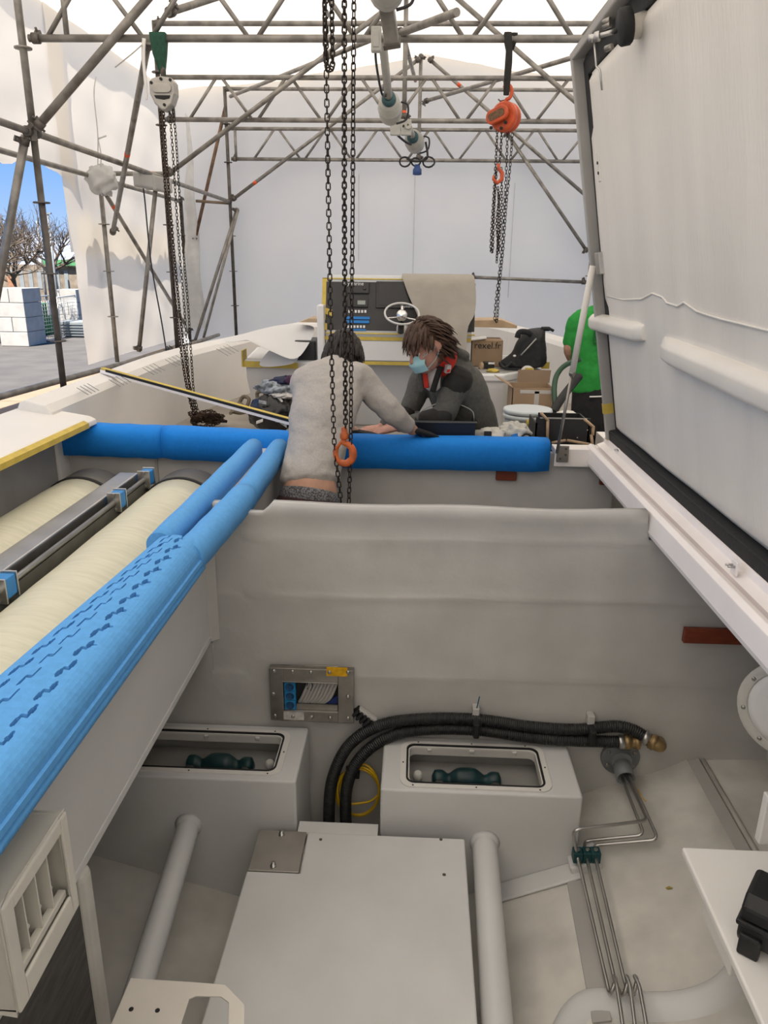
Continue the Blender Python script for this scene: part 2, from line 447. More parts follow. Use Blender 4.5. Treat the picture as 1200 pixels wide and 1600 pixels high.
# ================================================================== scaffold
TR = 0.0245
BAY = (5.85, 8.80, 11.75)
XI, XO = -2.80, -3.53
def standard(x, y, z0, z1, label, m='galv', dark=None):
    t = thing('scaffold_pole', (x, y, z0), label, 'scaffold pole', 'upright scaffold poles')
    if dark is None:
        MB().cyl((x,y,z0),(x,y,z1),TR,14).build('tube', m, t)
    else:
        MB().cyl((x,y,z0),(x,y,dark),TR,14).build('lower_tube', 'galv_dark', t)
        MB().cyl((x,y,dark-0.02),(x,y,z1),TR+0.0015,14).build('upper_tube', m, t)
    z = math.ceil((z0+0.62)/0.5)*0.5-0.57
    while z < z1:
        if z > z0+0.02:
            rb = MB(); rb.lathe((x,y,z),(0,0,1),[(TR,-0.005),(0.06,-0.005),(0.06,0.005),(TR,0.005)],14)
            rb.build('rosette', m if dark is None or z > dark else 'galv_dark', t)
        z += 0.5
    return t
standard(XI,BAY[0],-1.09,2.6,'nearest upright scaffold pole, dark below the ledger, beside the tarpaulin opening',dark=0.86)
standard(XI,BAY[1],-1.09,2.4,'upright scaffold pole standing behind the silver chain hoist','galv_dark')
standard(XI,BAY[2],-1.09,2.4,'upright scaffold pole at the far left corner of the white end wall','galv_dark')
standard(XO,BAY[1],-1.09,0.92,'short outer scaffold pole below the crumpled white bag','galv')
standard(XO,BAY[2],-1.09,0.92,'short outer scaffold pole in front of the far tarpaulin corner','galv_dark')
standard(2.52,BAY[2],-3.4,2.4,'rusty upright scaffold pole half hidden by the open hatch on the right','rusty')
def coupler(mb, p, ax):
    p = V(p); ax = V(ax).normalized(); e = ax.orthogonal().normalized(); g = ax.cross(e)
    mb.lathe(p-ax*0.025, ax, [(TR+0.002,0),(TR+0.011,0),(TR+0.011,0.05),(TR+0.002,0.05)], 12)
    mb.obox(p, ax, e, g, (-0.02,0.02), (TR,TR+0.045), (-0.016,0.016))
    mb.cyl(p+e*(TR+0.03)-g*0.04, p+e*(TR+0.03)+g*0.04, 0.009, 8)
def rod(name, a, b, label, cat, r=TR, m='galv', ends=(1, 1), group=None, band=None):
    a, b = V(a), V(b)
    t = thing(name, a if a.z < b.z else b, label, cat, group)
    MB().cyl(a, b, r, 14).build('tube', m, t)
    d = (b-a).normalized()
    for k, p in enumerate((a+d*0.04, b-d*0.04)):
        if ends[k]:
            mb = MB(); coupler(mb, p, d); mb.build('coupler', 'galv_dark', t)
    if band:
        for q in band:
            c = a.lerp(b, q); MB().lathe(c-d*0.025, d, [(r+0.0015,0),(r+0.0015,0.05)], 12).build('orange_band', 'orange_tape', t)
    return t
LG = 'scaffold ledgers along the left side'
rod('scaffold_ledger',(XI-0.02,1.0,0.90),(XI-0.02,BAY[0],0.90),'inner ledger coming in at the left picture edge to the nearest pole','scaffold tube',group=LG)
rod('scaffold_ledger',(XI,BAY[0],0.90),(XI,BAY[2],0.90),'long inner ledger running back from the nearest pole past the grey box','scaffold tube',group=LG)
rod('scaffold_ledger',(XO,1.0,0.90),(XO,BAY[1],0.90),'outer ledger above the tarpaulin opening ending at the crumpled white bag','scaffold tube',group=LG,band=(0.985,))
rod('scaffold_ledger',(XO,BAY[1],0.90),(XO,BAY[2],0.90),'outer ledger between the crumpled white bag and the far corner','scaffold tube',group=LG,ends=(0,1),band=(0.12,))
rod('scaffold_ledger',(XO,BAY[1],0.95),(XI,BAY[1],0.95),'short cross tube from the crumpled white bag to the grey box','scaffold tube',group=LG,ends=(0,0),band=(0.8,))
rod('scaffold_ledger',(XI-0.3,0.8,-0.86),(XI-0.12,BAY[1],-0.96),'low guard rail tube along the walkway outside the port gunwale','scaffold tube',group=LG,ends=(0,1))
rod('scaffold_ledger',(XI-0.12,BAY[1],-0.96),(XI-0.12,BAY[2]-0.6,-0.96),'low guard rail tube beyond the crossed braces','scaffold tube',group=LG,ends=(1,0))
rod('scaffold_ledger',(XI,BAY[2],0.88),(XO+0.25,BAY[2]-0.1,0.90),'short yellowish cross tube at the far left corner','scaffold tube',m='ply',r=0.02,group=LG,ends=(0,0))
rod('scaffold_ledger',aY(735,433,BAY[2]-0.03),aY(916,441,BAY[2]-0.03),'horizontal tube on the white end wall right of the helm console','scaffold tube',m='galv',group=LG)
# knee braces in every bay frame, from the pole up to the ridge
BG = 'sloping braces of the roof frames'
rod('knee_brace',(XI+0.04,BAY[0]-0.03,0.92),(-1.10,BAY[0]-0.05,2.42),'thick sloping brace rising from the nearest pole on the left','scaffold brace',r=0.03,group=BG)
rod('knee_brace',(XI+0.05,BAY[1]-0.05,0.94),(-0.02,BAY[1]-0.05,2.74),'long sloping brace rising from behind the silver hoist to the ridge','scaffold brace',group=BG,ends=(1,0))
rod('knee_brace',(XI+0.04,BAY[2]-0.05,0.92),(-0.06,BAY[2]-0.08,2.74),'sloping brace on the far frame rising from the left corner to the ridge','scaffold brace',group=BG,band=(0.13,))
rod('knee_brace',(0.12,BAY[1]-0.05,2.72),(2.75,BAY[1]-0.05,0.80),'sloping brace crossing behind the orange hoist down to the right','scaffold brace',group=BG,ends=(0,1))
rod('knee_brace',(0.05,BAY[2]-0.08,2.74),(2.75,BAY[2]-0.08,0.72),'sloping brace on the far frame falling to the right behind the lamps','scaffold brace',group=BG,band=(0.16,))
rod('knee_brace',aY(790,205,BAY[2]-0.02),aY(918,394,BAY[2]-0.02),'short far brace just right of the orange hoist chains','scaffold brace',group=BG)
rod('roof_brace',(-2.70,BAY[2]-0.1,2.26),(-0.35,BAY[1],2.30),'level diagonal tube under the roof on the left of the ridge','scaffold brace',group=BG,ends=(0,1))
rod('roof_brace',(0.02,BAY[2]-0.15,2.20),(1.75,BAY[1]-0.2,2.10),'level diagonal tube under the roof right of the ridge','scaffold brace',group=BG)
rod('roof_brace',aY(620,54,BAY[0]+0.06),aY(714,19,BAY[0]-0.65),'open-ended tube with a dark mouth beside the hanging square bar','scaffold brace',group=BG,ends=(1,0))
rod('roof_brace',aY(262,20,BAY[0]+0.1),aY(420,-30,BAY[0]+1.6),'tube rising steeply from the head of the green sling','scaffold brace',group=BG,ends=(1,0))
# left side bracing
SG = 'side braces on the left'
rod('side_brace',aY(232,64,BAY[0]+0.08),aX(176,364,XO+0.06),'steep brace from the green sling down to the short outer pole','scaffold brace',group=SG,band=(0.47,))
rod('side_brace',(XO,BAY[1]+0.02,0.82),(XO,BAY[2],-0.98),'falling diagonal of the crossed braces behind the hoist chains','scaffold brace',group=SG,band=(0.10,))
rod('side_brace',(XI-0.1,BAY[1]-0.02,0.84),(XO+0.25,BAY[1]+0.05,-0.97),'rising diagonal of the crossed braces beside the short outer pole','scaffold brace',group=SG)
rod('side_brace',aY(40,212,BAY[0]-0.03),aY(-12,500,BAY[0]-0.03),'brace leaning out to the left picture edge below the nearest pole','scaffold brace',group=SG,ends=(1,0),r=0.03)
rod('side_brace',aY(371,325,BAY[2]-0.02),aY(303,538,BAY[2]-0.15),'far brace leaning from the corner ledger to the gunwale','scaffold brace',group=SG)
rod('side_brace',aY(372,328,BAY[2]-0.12),aY(318,528,BAY[2]-0.35),'second far brace leaning close beside the first one','scaffold brace',group=SG,ends=(0,0),r=0.02)
rod('side_brace',aY(352,168,BAY[2]+0.05),aY(304,378,BAY[2]-0.05),'brown rusty brace in front of the folded tarpaulin corner','scaffold brace',m='rusty',group=SG,ends=(0,1))
# lattice girders
def girder(y, x0, x1, z0, z1, label, ph=0.0, r=TR, vert=()):
    t = thing('lattice_girder', (0, y, z0), label, 'lattice girder', 'lattice girders of the roof')
    MB().cyl((x0,y,z0),(x1,y,z0),r,14).build('bottom_chord','galv',t)
    MB().cyl((x0,y,z1),(x1,y,z1),r,14).build('top_chord','galv',t)
    p = 0.735; x = x0+0.10+ph; up = True
    while x+p/2 < x1:
        a, b = (z0, z1) if up else (z1, z0)
        MB().cyl((x+0.028,y,a),(x+p/2-0.028,y,b),0.0165,10).build('web_bar','galv',t)
        x += p/2; up = not up
    for vx in vert:
        MB().cyl((vx,y,z0),(vx,y,z1),0.019,10).build('end_post','galv',t)
    for ex in (x0, x1):
        mb = MB(); coupler(mb, (ex+(0.05 if ex < 0 else -0.05), y, z0), (1,0,0)); mb.build('coupler','galv_dark',t)
    return t
girder(BAY[0],XI+0.05,2.80,1.49,1.89,'nearest lattice girder carrying both slings across the top',0.0,vert=(XI+0.32,))
girder(BAY[1],XI+0.05,2.80,1.485,1.885,'middle lattice girder behind the chain hoists',0.13,vert=(XI+0.14,))
girder(BAY[2],XI+0.05,2.80,1.475,1.87,'farthest lattice girder in front of the white end wall',0.2,vert=(XI+0.12,))
for k, (y, z, lab) in enumerate(((BAY[1],2.375,'plain top tube above the middle lattice girder'),(BAY[2],2.375,'plain top tube above the farthest lattice girder'))):
    rod('roof_tube',(XI,y,z),(2.8,y,z),lab,'scaffold tube',group='plain roof tubes')
rod('ridge_post',(-0.20,BAY[1],1.49),(-0.20,BAY[1],2.78),'centre post standing on the middle lattice girder','scaffold pole',group='ridge posts',band=(0.05,))
rod('ridge_post',(-0.05,BAY[2]-0.05,1.47),(-0.05,BAY[2]-0.05,2.80),'centre post on the farthest girder below the roof peak','scaffold pole',group='ridge posts')
rod('ridge_post',aY(632,62,BAY[1]+0.03),aY(649,126,BAY[2]-0.08),'leaning tube between the two centre posts','scaffold pole',group='ridge posts',ends=(0,0),band=(0.95,))
# hanging square bar and lamps on the centre line
def cable(mb, pts, r=0.006, n=6, k=6):
    mb.tube(catmull(pts, k), r, n)
mat('lamp_body',(0.42,0.41,0.37),0.5,var=0.08,vs=20)
mat('lamp_cap',(0.03,0.09,0.10),0.5)
mat('black_cable',(0.015,0.015,0.016),0.5)
mat('blue_plug',(0.03,0.07,0.22),0.5)
t = thing('hanging_bar',aY(612,70,5.4),'square yellowish bar hanging over the nearest girder','scaffold bar')
a, b = aY(603,4,5.35), aY(613,68,5.5)
mb = MB(); d = (b-a).normalized(); e = V((1,0,0)); e = (e-d*e.dot(d)).normalized()
mb.obox(a,d,e,d.cross(e),(-0.25,(b-a).length),(-0.045,0.045),(-0.045,0.045)); mb.build('bar','galv',t,bevel=0.008)
MB().obox(a,d,e,d.cross(e),((b-a).length-0.02,(b-a).length+0.012),(-0.055,0.055),(-0.055,0.055)).build('end_cap','galv_dark',t,bevel=0.005)
def lamp(neck0, neck1, Y0, Y1, bx, Yb, label, plug=False, hand=1):
    a, b = aY(*neck0, Y0), aY(*neck1, Y1)
    c = aY(*bx, Yb)
    t = thing('site_lamp', c-V((0,0,0.2)), label, 'lamp', 'work lamps hanging below the ridge')
    MB().tube([a,b],0.034,14).build('neck','lamp_body',t)
    yb = max([q for q in (2.85,)+BAY if q <= a.y+0.2]); MB().tube([a,V((a.x-0.05,yb,1.515 if yb > 3 else 1.8))],0.012,8).build('hanger','galv_dark',t)
    ax = (b-a).normalized()
    MB().lathe(b-ax*0.02,ax,[(0.04,0.03),(0.06,0.035),(0.065,0.07),(0.06,0.09)],16).build('cap','lamp_cap',t)
    s = 0.105
    MB().lathe(b+ax*0.065,ax,[(0.055,0),(0.092,0.01),(s,0.10),(s+0.003,0.102),(s+0.003,0.112),(s,0.114),(s-0.004,0.20),(s-0.002,0.202),(s-0.002,0.212),(s-0.02,0.25),(0.03,0.262)],18).build('housing','lamp_body',t)
    mb = MB(); e = ax.orthogonal().normalized()
    q = b+ax*0.2
    cable(mb,[a+V((-0.05,0,0)),a.lerp(b,0.4)+V((-0.07,-0.03,0)),b+V((-0.06,-0.04,0.02)),b+V((-0.02,-0.09,-0.02))],0.010)
    cable(mb,[q+V((0.10*hand,0,0.06)),q+V((0.16*hand,-0.02,0.03)),q+V((0.15*hand,-0.02,-0.08)),q+V((0.06*hand,-0.03,-0.12))],0.009)
    mb.build('cable','black_cable',t)
    return t, b, ax
lamp((597,58),(607,150),6.6,7.3,(612,172),7.3,'grey work lamp on a sloping neck between the near and middle girders')
t2, b2, ax2 = lamp((638,196),(644,212),8.7,9.0,(650,236),9.0,'grey work lamp with coiled cable and blue plug below the middle girder')
mb = MB(); q = aY(650,253,9.0)
for dx, rr in ((-0.12,0.06),(0.14,0.065),(0.0,0.05)):
    mb.tube([q+V((dx+rr*math.cos(a*0.524), 0.02*math.sin(a), rr*math.sin(a*0.524)*0.8)) for a in range(12)],0.010,6,closed=True)
cable(mb,[q+V((-0.1,0,0.03)),q+V((0,-0.04,0.0)),q+V((0.12,0,0.04)),q+V((0.10,0,0.2))],0.012)
mb.build('cable_coil','black_cable',t2)
MB().lathe(aY(652,262,9.0),(0,0,-1),[(0.03,-0.03),(0.035,0),(0.05,0.02),(0.05,0.07),(0.03,0.075)],12).build('plug','blue_plug',t2)
t3, _, _ = lamp((604,-70),(604,-38),4.6,4.9,(604,-10),5.0,'pale lamp housing cut off by the top picture edge')
# boxes clamped to the girder
t = thing('junction_box',aY(575,75,BAY[0]),'small grey clamp box on the nearest girder beside the lamp neck','clamp box')
c = aY(588,62,BAY[0]-0.04); MB().box(c.x-0.035,c.x+0.035,c.y-0.03,c.y+0.03,c.z-0.075,c.z+0.075).build('body','lamp_body',t,bevel=0.008)
MB().box(c.x-0.02,c.x+0.02,c.y-0.036,c.y-0.028,c.z-0.05,c.z+0.05).build('lid','lamp_body',t,bevel=0.003)
t = thing('junction_box',aY(626,198,BAY[1]),'pair of small clamp boxes under the middle girder','clamp box')
for px in (618,635):
    c = aY(px,197,BAY[1]-0.05); MB().box(c.x-0.055,c.x+0.055,c.y-0.03,c.y+0.03,c.z-0.09,c.z+0.06).build('body','lamp_body',t,bevel=0.008)
mb = MB(); cable(mb,[aY(616,203,BAY[1]-0.05),aY(622,212,BAY[1]),aY(634,222,BAY[1]+0.1),aY(642,226,9.0)],0.012); mb.build('cable','black_cable',t)
# crumpled bag, grey box, cords tied to the tubes
def crumple(c, rx, ry, rz, amp, seed, nu=28, nv=18):
    rnd = random.Random(seed); w = [(rnd.uniform(3,9),rnd.uniform(3,9),rnd.uniform(0,6),rnd.uniform(0,6)) for _ in range(7)]
    rs = []
    for j in range(nv+1):
        th = math.pi*j/nv; ring = []
        for i in range(nu):
            ph = 2*math.pi*i/nu
            d = 1+amp*sum(math.sin(a*th+e)*math.cos(round(b)*ph+f) for a, b, e, f in w)/2.2
            ring.append(V(c)+V((rx*math.sin(th)*math.cos(ph),ry*math.sin(th)*math.sin(ph),-rz*math.cos(th)))*d)
        rs.append(ring)
    return rs
t = thing('wrapped_bag',aY(158,300,BAY[1]),'crumpled white plastic bag wrapped round the tube joint on the left','plastic bag')
MB().rings(crumple(aY(159,281,BAY[1]-0.22),0.16,0.14,0.14,0.16,3),False).build('bag','white_bag',t)
mb = MB(); cable(mb,[aY(150,120,BAY[1]-0.4),aY(147,150,BAY[1]-0.4),aY(153,215,BAY[1]-0.3),aY(152,280,BAY[1]-0.2)],0.006); cable(mb,[aY(153,215,BAY[1]-0.3),aY(158,245,BAY[1]-0.3),aY(155,275,BAY[1]-0.2)],0.006); mb.tube([aY(153,217,BAY[1]-0.3),aY(166,212,BAY[1]-0.3)],0.008,6); mb.build('string','white_bag',t)
t = thing('strap',aY(226,60,BAY[0]),'loose pale strap knotted on the tube beside the green sling','strap')
mb = MB(); mb.tube(catmull([aY(180,105,BAY[0]-0.06),aY(205,85,BAY[0]-0.08),aY(222,70,BAY[0]-0.06)],6),0.010,6,flat=0.3); mb.build('strap_end','paper_white',t)
MB().tube(catmull([aY(225,60,BAY[0]-0.05),aY(224,90,BAY[0]-0.05),aY(228,135,BAY[0]-0.05),aY(229,156,BAY[0]-0.05)],6),[0.014]*7+[0.012]*6+[0.008]*6,6,flat=0.3).build('tail','paper_white',t)
t = thing('wrapped_box',aY(238,298,BAY[1]-0.3),'flat grey taped box on the ledger left of the hoist chains','box')
d = V((0,1,0)); c = aY(240,286,BAY[1]-0.4)
MB().obox(c,V((0.15,1,0)).normalized(),(0,0,1),(1,0,0),(-0.36,0.36),(-0.07,0.075),(-0.04,0.04)).build('body','frame_grey',t,bevel=0.02)
MB().obox(c,V((0.15,1,0)).normalized(),(0,0,1),(1,0,0),(-0.1,-0.04),(-0.074,0.079),(-0.044,0.044)).build('tape_band','lamp_body',t,bevel=0.01)
mb = MB(); cable(mb,[aY(222,285,BAY[1]-0.3),aY(226,310,BAY[1]-0.3),aY(236,410,BAY[1]-0.3),aY(252,500,BAY[1]-0.3),aY(261,555,BAY[1]-0.3)],0.008)
mb.build('hanging_wire','black_cable',label='thin dark wire hanging from the taped grey box',cat='wire')
# ================================================================== blue foam on the edges
FG = 'blue foam edge profiles'
def foam_profile(name, a, b, prof, label, m='foam_blue', up=V((0,0,1)), taper=None):
    """prof = (side, height) outline swept from a to b"""
    a, b = V(a), V(b); d = (b-a).normalized(); s = d.cross(up).normalized()
    n = 14; rs = []
    for i in range(n+1):
        p = a.lerp(b, i/n); k = 1.0
        if i == 0 or i == n: k = 0.97
        rs.append([p+s*(x*k)+up*(z*k+0.0015*math.sin(i*1.7+x*30)) for x, z in prof])
    mb = MB(); mb.rings(rs, True)
    return mb.build(name, m, label=label, cat='foam profile', group=FG, bevel=0.0)
def arch(w, h, r, n=6, lip=0.0):
    """outline of a soft U profile: flat sides, rounded top, open bottom closed flat"""
    pts = [(-w-lip,-h), ( w+lip,-h)]
    pts += [(w-r+r*math.cos(a), -r+r*math.sin(a)) for a in [i*math.pi/2/n for i in range(n+1)]]
    pts += [(-w+r-r*math.sin(a), -r+r*math.cos(a)) for a in [i*math.pi/2/n for i in range(n+1)]]
    return pts
PW = arch(0.075,0.155,0.055)
foam_profile('foam_profile',(-1.835,B2+0.02,-0.775),(-1.285,B2+0.02,-0.785),PW,'leftmost darker blue foam on the far bulkhead edge','foam_deep')
foam_profile('foam_profile',(-1.285,B2+0.02,-0.783),(-0.40,B2+0.02,-0.806),arch(0.08,0.155,0.055),'blue foam on the far bulkhead left of the man in grey','foam_deep')
foam_profile('foam_profile',(-0.40,B2+0.02,-0.809),(0.675,B2+0.02,-0.806),arch(0.078,0.155,0.05),'long blue foam on the far bulkhead under the gloved hand','foam_deep')
foam_profile('foam_profile',(-0.79,2.16,-0.790),(-0.785,3.55,-0.795),arch(0.042,0.075,0.040),'narrow blue foam strip on the tank side of the panel top')
foam_profile('foam_profile',(-0.655,2.76,-0.80),(-0.665,3.58,-0.80),arch(0.045,0.080,0.042),'short blue foam strip ending at the man in grey')
foam_profile('foam_profile',(-0.685,2.09,-0.797),(-0.655,2.76,-0.795),arch(0.050,0.080,0.045),'short blue foam strip above the notch of the grey bulkhead')
# perforated foam: a broad U sleeve with rows of Z-shaped slits
def perforated():
    L0, L1 = 0.25, 2.13
    nt = 60; ny = 480; grid = []; secs = []
    def xl(y): return -0.762-0.065*min(0.9, max(0, 2.13-y))
    def section(y):
        a = xl(y); top = -0.79
        sec = [(a-0.022,-0.90),(a-0.022,-0.83)]
        sec += [(a-0.022+0.022*(1-math.cos(q)), top-0.022+0.022*math.sin(q)) for q in [i*math.pi/8 for i in range(1, 5)]]
        sec += [(a+(-0.692-a)*i/nt, top+0.006*math.sin(math.pi*i/nt)) for i in range(1, nt+1)]
        sec += [(-0.692+0.050*math.sin(q), top-0.050+0.050*math.cos(q)) for q in [i*math.pi/16 for i in range(1, 8)]]
        sec += [(-0.642,-0.848),(-0.636,-0.850),(-0.636,-0.864),(-0.645,-0.866)]
        return sec
    def hole(x, y, a):
        far = min(1, max(0, (y-0.9)/0.7))
        for r, (xr, op) in enumerate(((a+0.017, 0.95-0.5*far),((a-0.692)/2-0.004, 0.08),(-0.703, 0.30+0.75*far))):
            s = (((y+0.043*(r % 2))/0.086) % 1.0-0.5)*0.086
            if abs(s) > 0.037: continue
            z = -0.0058 if s < -0.003 else (0.0058 if s > 0.003 else 0.0058*s/0.003)
            w = 0.0013+0.0045*op*max(0.0, 1-((abs(s)-0.019)/0.015)**2)
            if abs(s) <= 0.004: w = 0.007; z = 0
            if abs(s) <= 0.004 and abs(s) > 0.0025: continue
            if abs(x-xr-z) < w: return True
        return False
    for j in range(ny+1):
        y = L0+(L1-L0)*j/ny; row = []; a = xl(y)
        for i, (x, z) in enumerate(section(y)):
            if 6 <= i < 6+nt and hole(x, y, a): z -= 0.034
            row.append(V((x, y, z)))
        grid.append(row)
    mb = MB(); mb.sheet(grid, smooth=False)
    e = grid[-1]; lo = [V((p.x*0.97-0.022, L1, min(p.z-0.028, -0.835))) for p in e]
    mb.sheet([e, lo]); mb.sheet([lo, [V((p.x, L0, p.z)) for p in lo]])
    mb.build('foam_sleeve','foam_blue',label='broad blue foam sleeve with rows of zigzag slits in the left foreground',cat='foam profile',group=FG)
perforated()
# ================================================================== composite gas cylinders and their clamp rail
mat('wound_fibre',(0.68,0.655,0.50),0.45,var=0.14,vs=6,stretch=(1.2,9,1.2),bump=0.10,bs=20,col2=(0.60,0.58,0.44))
mat('neck_dark',(0.10,0.095,0.085),0.55,var=0.2,vs=8)
mat('steel',(0.50,0.49,0.47),0.32,metal=0.95,var=0.12,vs=8,stretch=(1,1,1),bump=0.02,bs=80)
mat('steel_dull',(0.33,0.31,0.28),0.42,metal=0.85,var=0.2,vs=14,bump=0.05,bs=60)
mat('steel_dark',(0.12,0.12,0.11),0.5,metal=0.6,var=0.2)
mat('clamp_blue',(0.02,0.22,0.55),0.5)
def cylinder(x, z, r, y0, y1, label):
    t = thing('gas_cylinder',(x,y1,z-r),label,'gas cylinder','cream gas cylinders in the port bay')
    n = 20
    MB().lathe((x,0,z),(0,1,0),[(0.05,y0-0.12),(r*0.6,y0-0.09),(r*0.93,y0-0.03),(r,y0+0.05)]+[(r+0.0012*math.sin(i*2.1),y0+0.05+(y1-0.16-y0-0.05)*i/n) for i in range(1,n+1)],48).build('body','wound_fibre',t)
    MB().lathe((x,0,z),(0,1,0),[(r-0.002,y1-0.165),(r+0.006,y1-0.16),(r+0.006,y1-0.145),(r+0.001,y1-0.14)],48).build('black_ring','rubber',t)
    MB().lathe((x,0,z),(0,1,0),[(r-0.001,y1-0.15),(r+0.003,y1-0.10),(r+0.003,y1+0.02),(r-0.012,y1+0.05),(r*0.8,y1+0.07),(r*0.4,y1+0.09),(0.04,y1+0.095)],48).build('dome','neck_dark',t)
    return t
cylinder(-1.10,-1.155,0.205,0.0,3.50,'cream wound gas cylinder nearer to the blue foam sleeve')
cylinder(-1.585,-1.165,0.205,0.0,3.50,'cream wound gas cylinder half hidden behind the metal rail')
t = thing('clamp_rail',(-1.34,2.0,-1.42),'square stainless rail with blue clamps between the two cylinders','rail')
MB().box(-1.388,-1.298,0.3,3.36,-1.02,-0.93).build('beam','steel',t,bevel=0.006)
MB().box(-1.296,-1.285,0.3,3.36,-1.02,-0.99).build('side_flange','steel_dull',t)
MB().cyl((-1.262,0.3,-0.955),(-1.262,3.36,-0.955),0.010,12).build('bar','steel',t)
MB().box(-1.268,-1.256,0.3,3.36,-1.02,-0.968).build('lower_strip','steel_dark',t)
for y in (2.08, 3.0, 3.36):
    c = MB().box(-1.287,-1.235,y-0.032,y+0.032,-0.985,-0.918).build('clamp','clamp_blue',t,bevel=0.006)
    for s in (-1,1):
        MB().box(-1.290,-1.232,y+s*0.035-0.003,y+s*0.035+0.003,-0.995,-0.912).build('clamp_plate','steel',c,bevel=0.002)
        for zz in (-0.985,-0.922):
            MB().cyl((-1.26,y+s*0.038,zz),(-1.26,y+s*0.046,zz),0.009,6).build('bolt','steel_dull',c)
for y in (1.6,2.68):
    MB().box(-1.412,-1.388,y-0.02,y+0.02,-0.985,-0.955).build('far_clamp','clamp_blue',t,bevel=0.004)
for y in (0.6,1.98,2.86):
    MB().box(-1.36,-1.32,y-0.02,y+0.02,-1.42,-1.02).build('foot','steel_dark',t)
# ================================================================== the big open hatch
HO = V((1.015,3.72,-0.785)); HU = V((0,-1,0)); HV = V((-0.324,0,1.684)).normalized(); HN = HU.cross(HV).normalized()
if HN.x > 0: HN = -HN
HL, HH = 3.9, 1.70
t = thing('hatch_lid',(0.955,1.8,-0.795),'large open hatch with cream inner skin filling the right side','hatch')
mb = MB()
mb.obox(HO,HU,HV,HN,(0,HL),(0,HH),(-0.06,-0.03))
mb.build('outer_shell','frame_grey',t,bevel=0.004)
W = 0.058
fr = MB()
fr.obox(HO,HU,HV,HN,(0,W),(0,HH),(-0.03,0.0)); fr.obox(HO,HU,HV,HN,(W,HL),(HH-W,HH),(-0.03,0.0))
fr.obox(HO,HU,HV,HN,(W,HL),(0,0.02),(-0.03,-0.005))
fr.obox(HO,HU,HV,HN,(-0.014,0.012),(-0.005,HH+0.014),(-0.06,0.062)); fr.obox(HO,HU,HV,HN,(-0.014,HL),(HH-0.010,HH+0.014),(-0.06,0.062))
fr.build('rim','frame_grey',t,bevel=0.006)
se = MB()
se.obox(HO,HU,HV,HN,(0.020,W+0.034),(0.021,HH-0.025),(-0.03,0.018)); se.obox(HO,HU,HV,HN,(W+0.034,HL),(HH-W-0.035,HH-0.025),(-0.03,0.018))
se.obox(HO,HU,HV,HN,(0.013,HL),(-0.015,0.045),(-0.03,0.050))
se.build('rubber_seal','rubber',t,bevel=0.008)
# cream skin: gently uneven moulded sheet with worn edge along the seal
gu, gv = 90, 44; g = []
for i in range(gu+1):
    row = []
    for j in range(gv+1):
        u0 = W+0.036+0.05*(j > 37)+(0.05 if 14 < j < 18 else 0.0)
        u = u0+(HL-u0)*i/gu; v = 0.05+(HH-W-0.05-0.038)*j/gv
        edge = min(u-u0, v-0.05, (HH-W-0.038)-v)
        w = 0.034*min(1.0, edge/0.03+0.3)+0.003*math.sin(u*2.2+v*1.3)+0.0012*math.sin(u*9+v*7)+0.0007*math.sin(v*60+u*3)*(1 if 0.55 < v < 0.9 else 0.3)
        row.append(HO+HU*u+HV*v+HN*w)
    g.append(row)
mb = MB(); mb.sheet(g); mb.build('inner_skin','cream_gel',t)
def hp(px, py, n=0.03):
    """pixel on the hatch's inner plane -> (u, v)"""
    o = HO+HN*n; r = ray(px, py); k = o.dot(HN)/r.dot(HN); p = r*k-HO
    return p.dot(HU), p.dot(HV)
# moulded stiffener ledges
def ledge(pa, pb, h, depth, name='stiffener'):
    (u0, v0), (u1, v1) = hp(*pa), hp(*pb)
    mb = MB(); rs = []
    n = 16
    for i in range(n+1):
        k = i/n; u = u0+(u1-u0)*k; v = v0+(v1-v0)*k
        e = min(1, 8*min(k, 1-k)+0.35)
        d = depth*e; hh = h*(0.8+0.2*e)
        rs.append([HO+HU*u+HV*(v+a*hh)+HN*(0.030+b*d) for a, b in ((-0.5,-0.2),(-0.48,0.75),(-0.30,1.0),(0.2,0.92),(0.42,0.55),(0.5,-0.2))])
    mb.rings(rs, True); mb.build(name,'cream_flat',t,bevel=0.006)
ledge((928,500),(1010,519),0.075,0.05)
ledge((1042,540),(1330,660),0.085,0.055)
# run of sealant crossing the skin
pts = [(950,462),(975,468),(1005,467),(1022,458),(1038,464),(1045,473),(1062,478),(1072,472),(1092,486),(1110,492),(1130,498),(1160,505),(1200,515),(1260,527)]
mb = MB(); mb.tube([HO+HU*hp(*p)[0]+HV*hp(*p)[1]+HN*0.036 for p in pts],0.004,6); mb.build('sealant_bead','cream_flat',t)
# recess with two screws
u, v = hp(938,262)
MB().obox(HO,HU,HV,HN,(u-0.018,u+0.022),(v-0.055,v+0.06),(0.012,0.040)).build('recess_plate','cream_flat',t,bevel=0.004)
for dv in (-0.02,0.02):
    MB().cyl(HO+HU*(u+0.006)+HV*(v+dv)+HN*0.039,HO+HU*(u+0.006)+HV*(v+dv)+HN*0.044,0.006,8).build('screw','rubber',t)
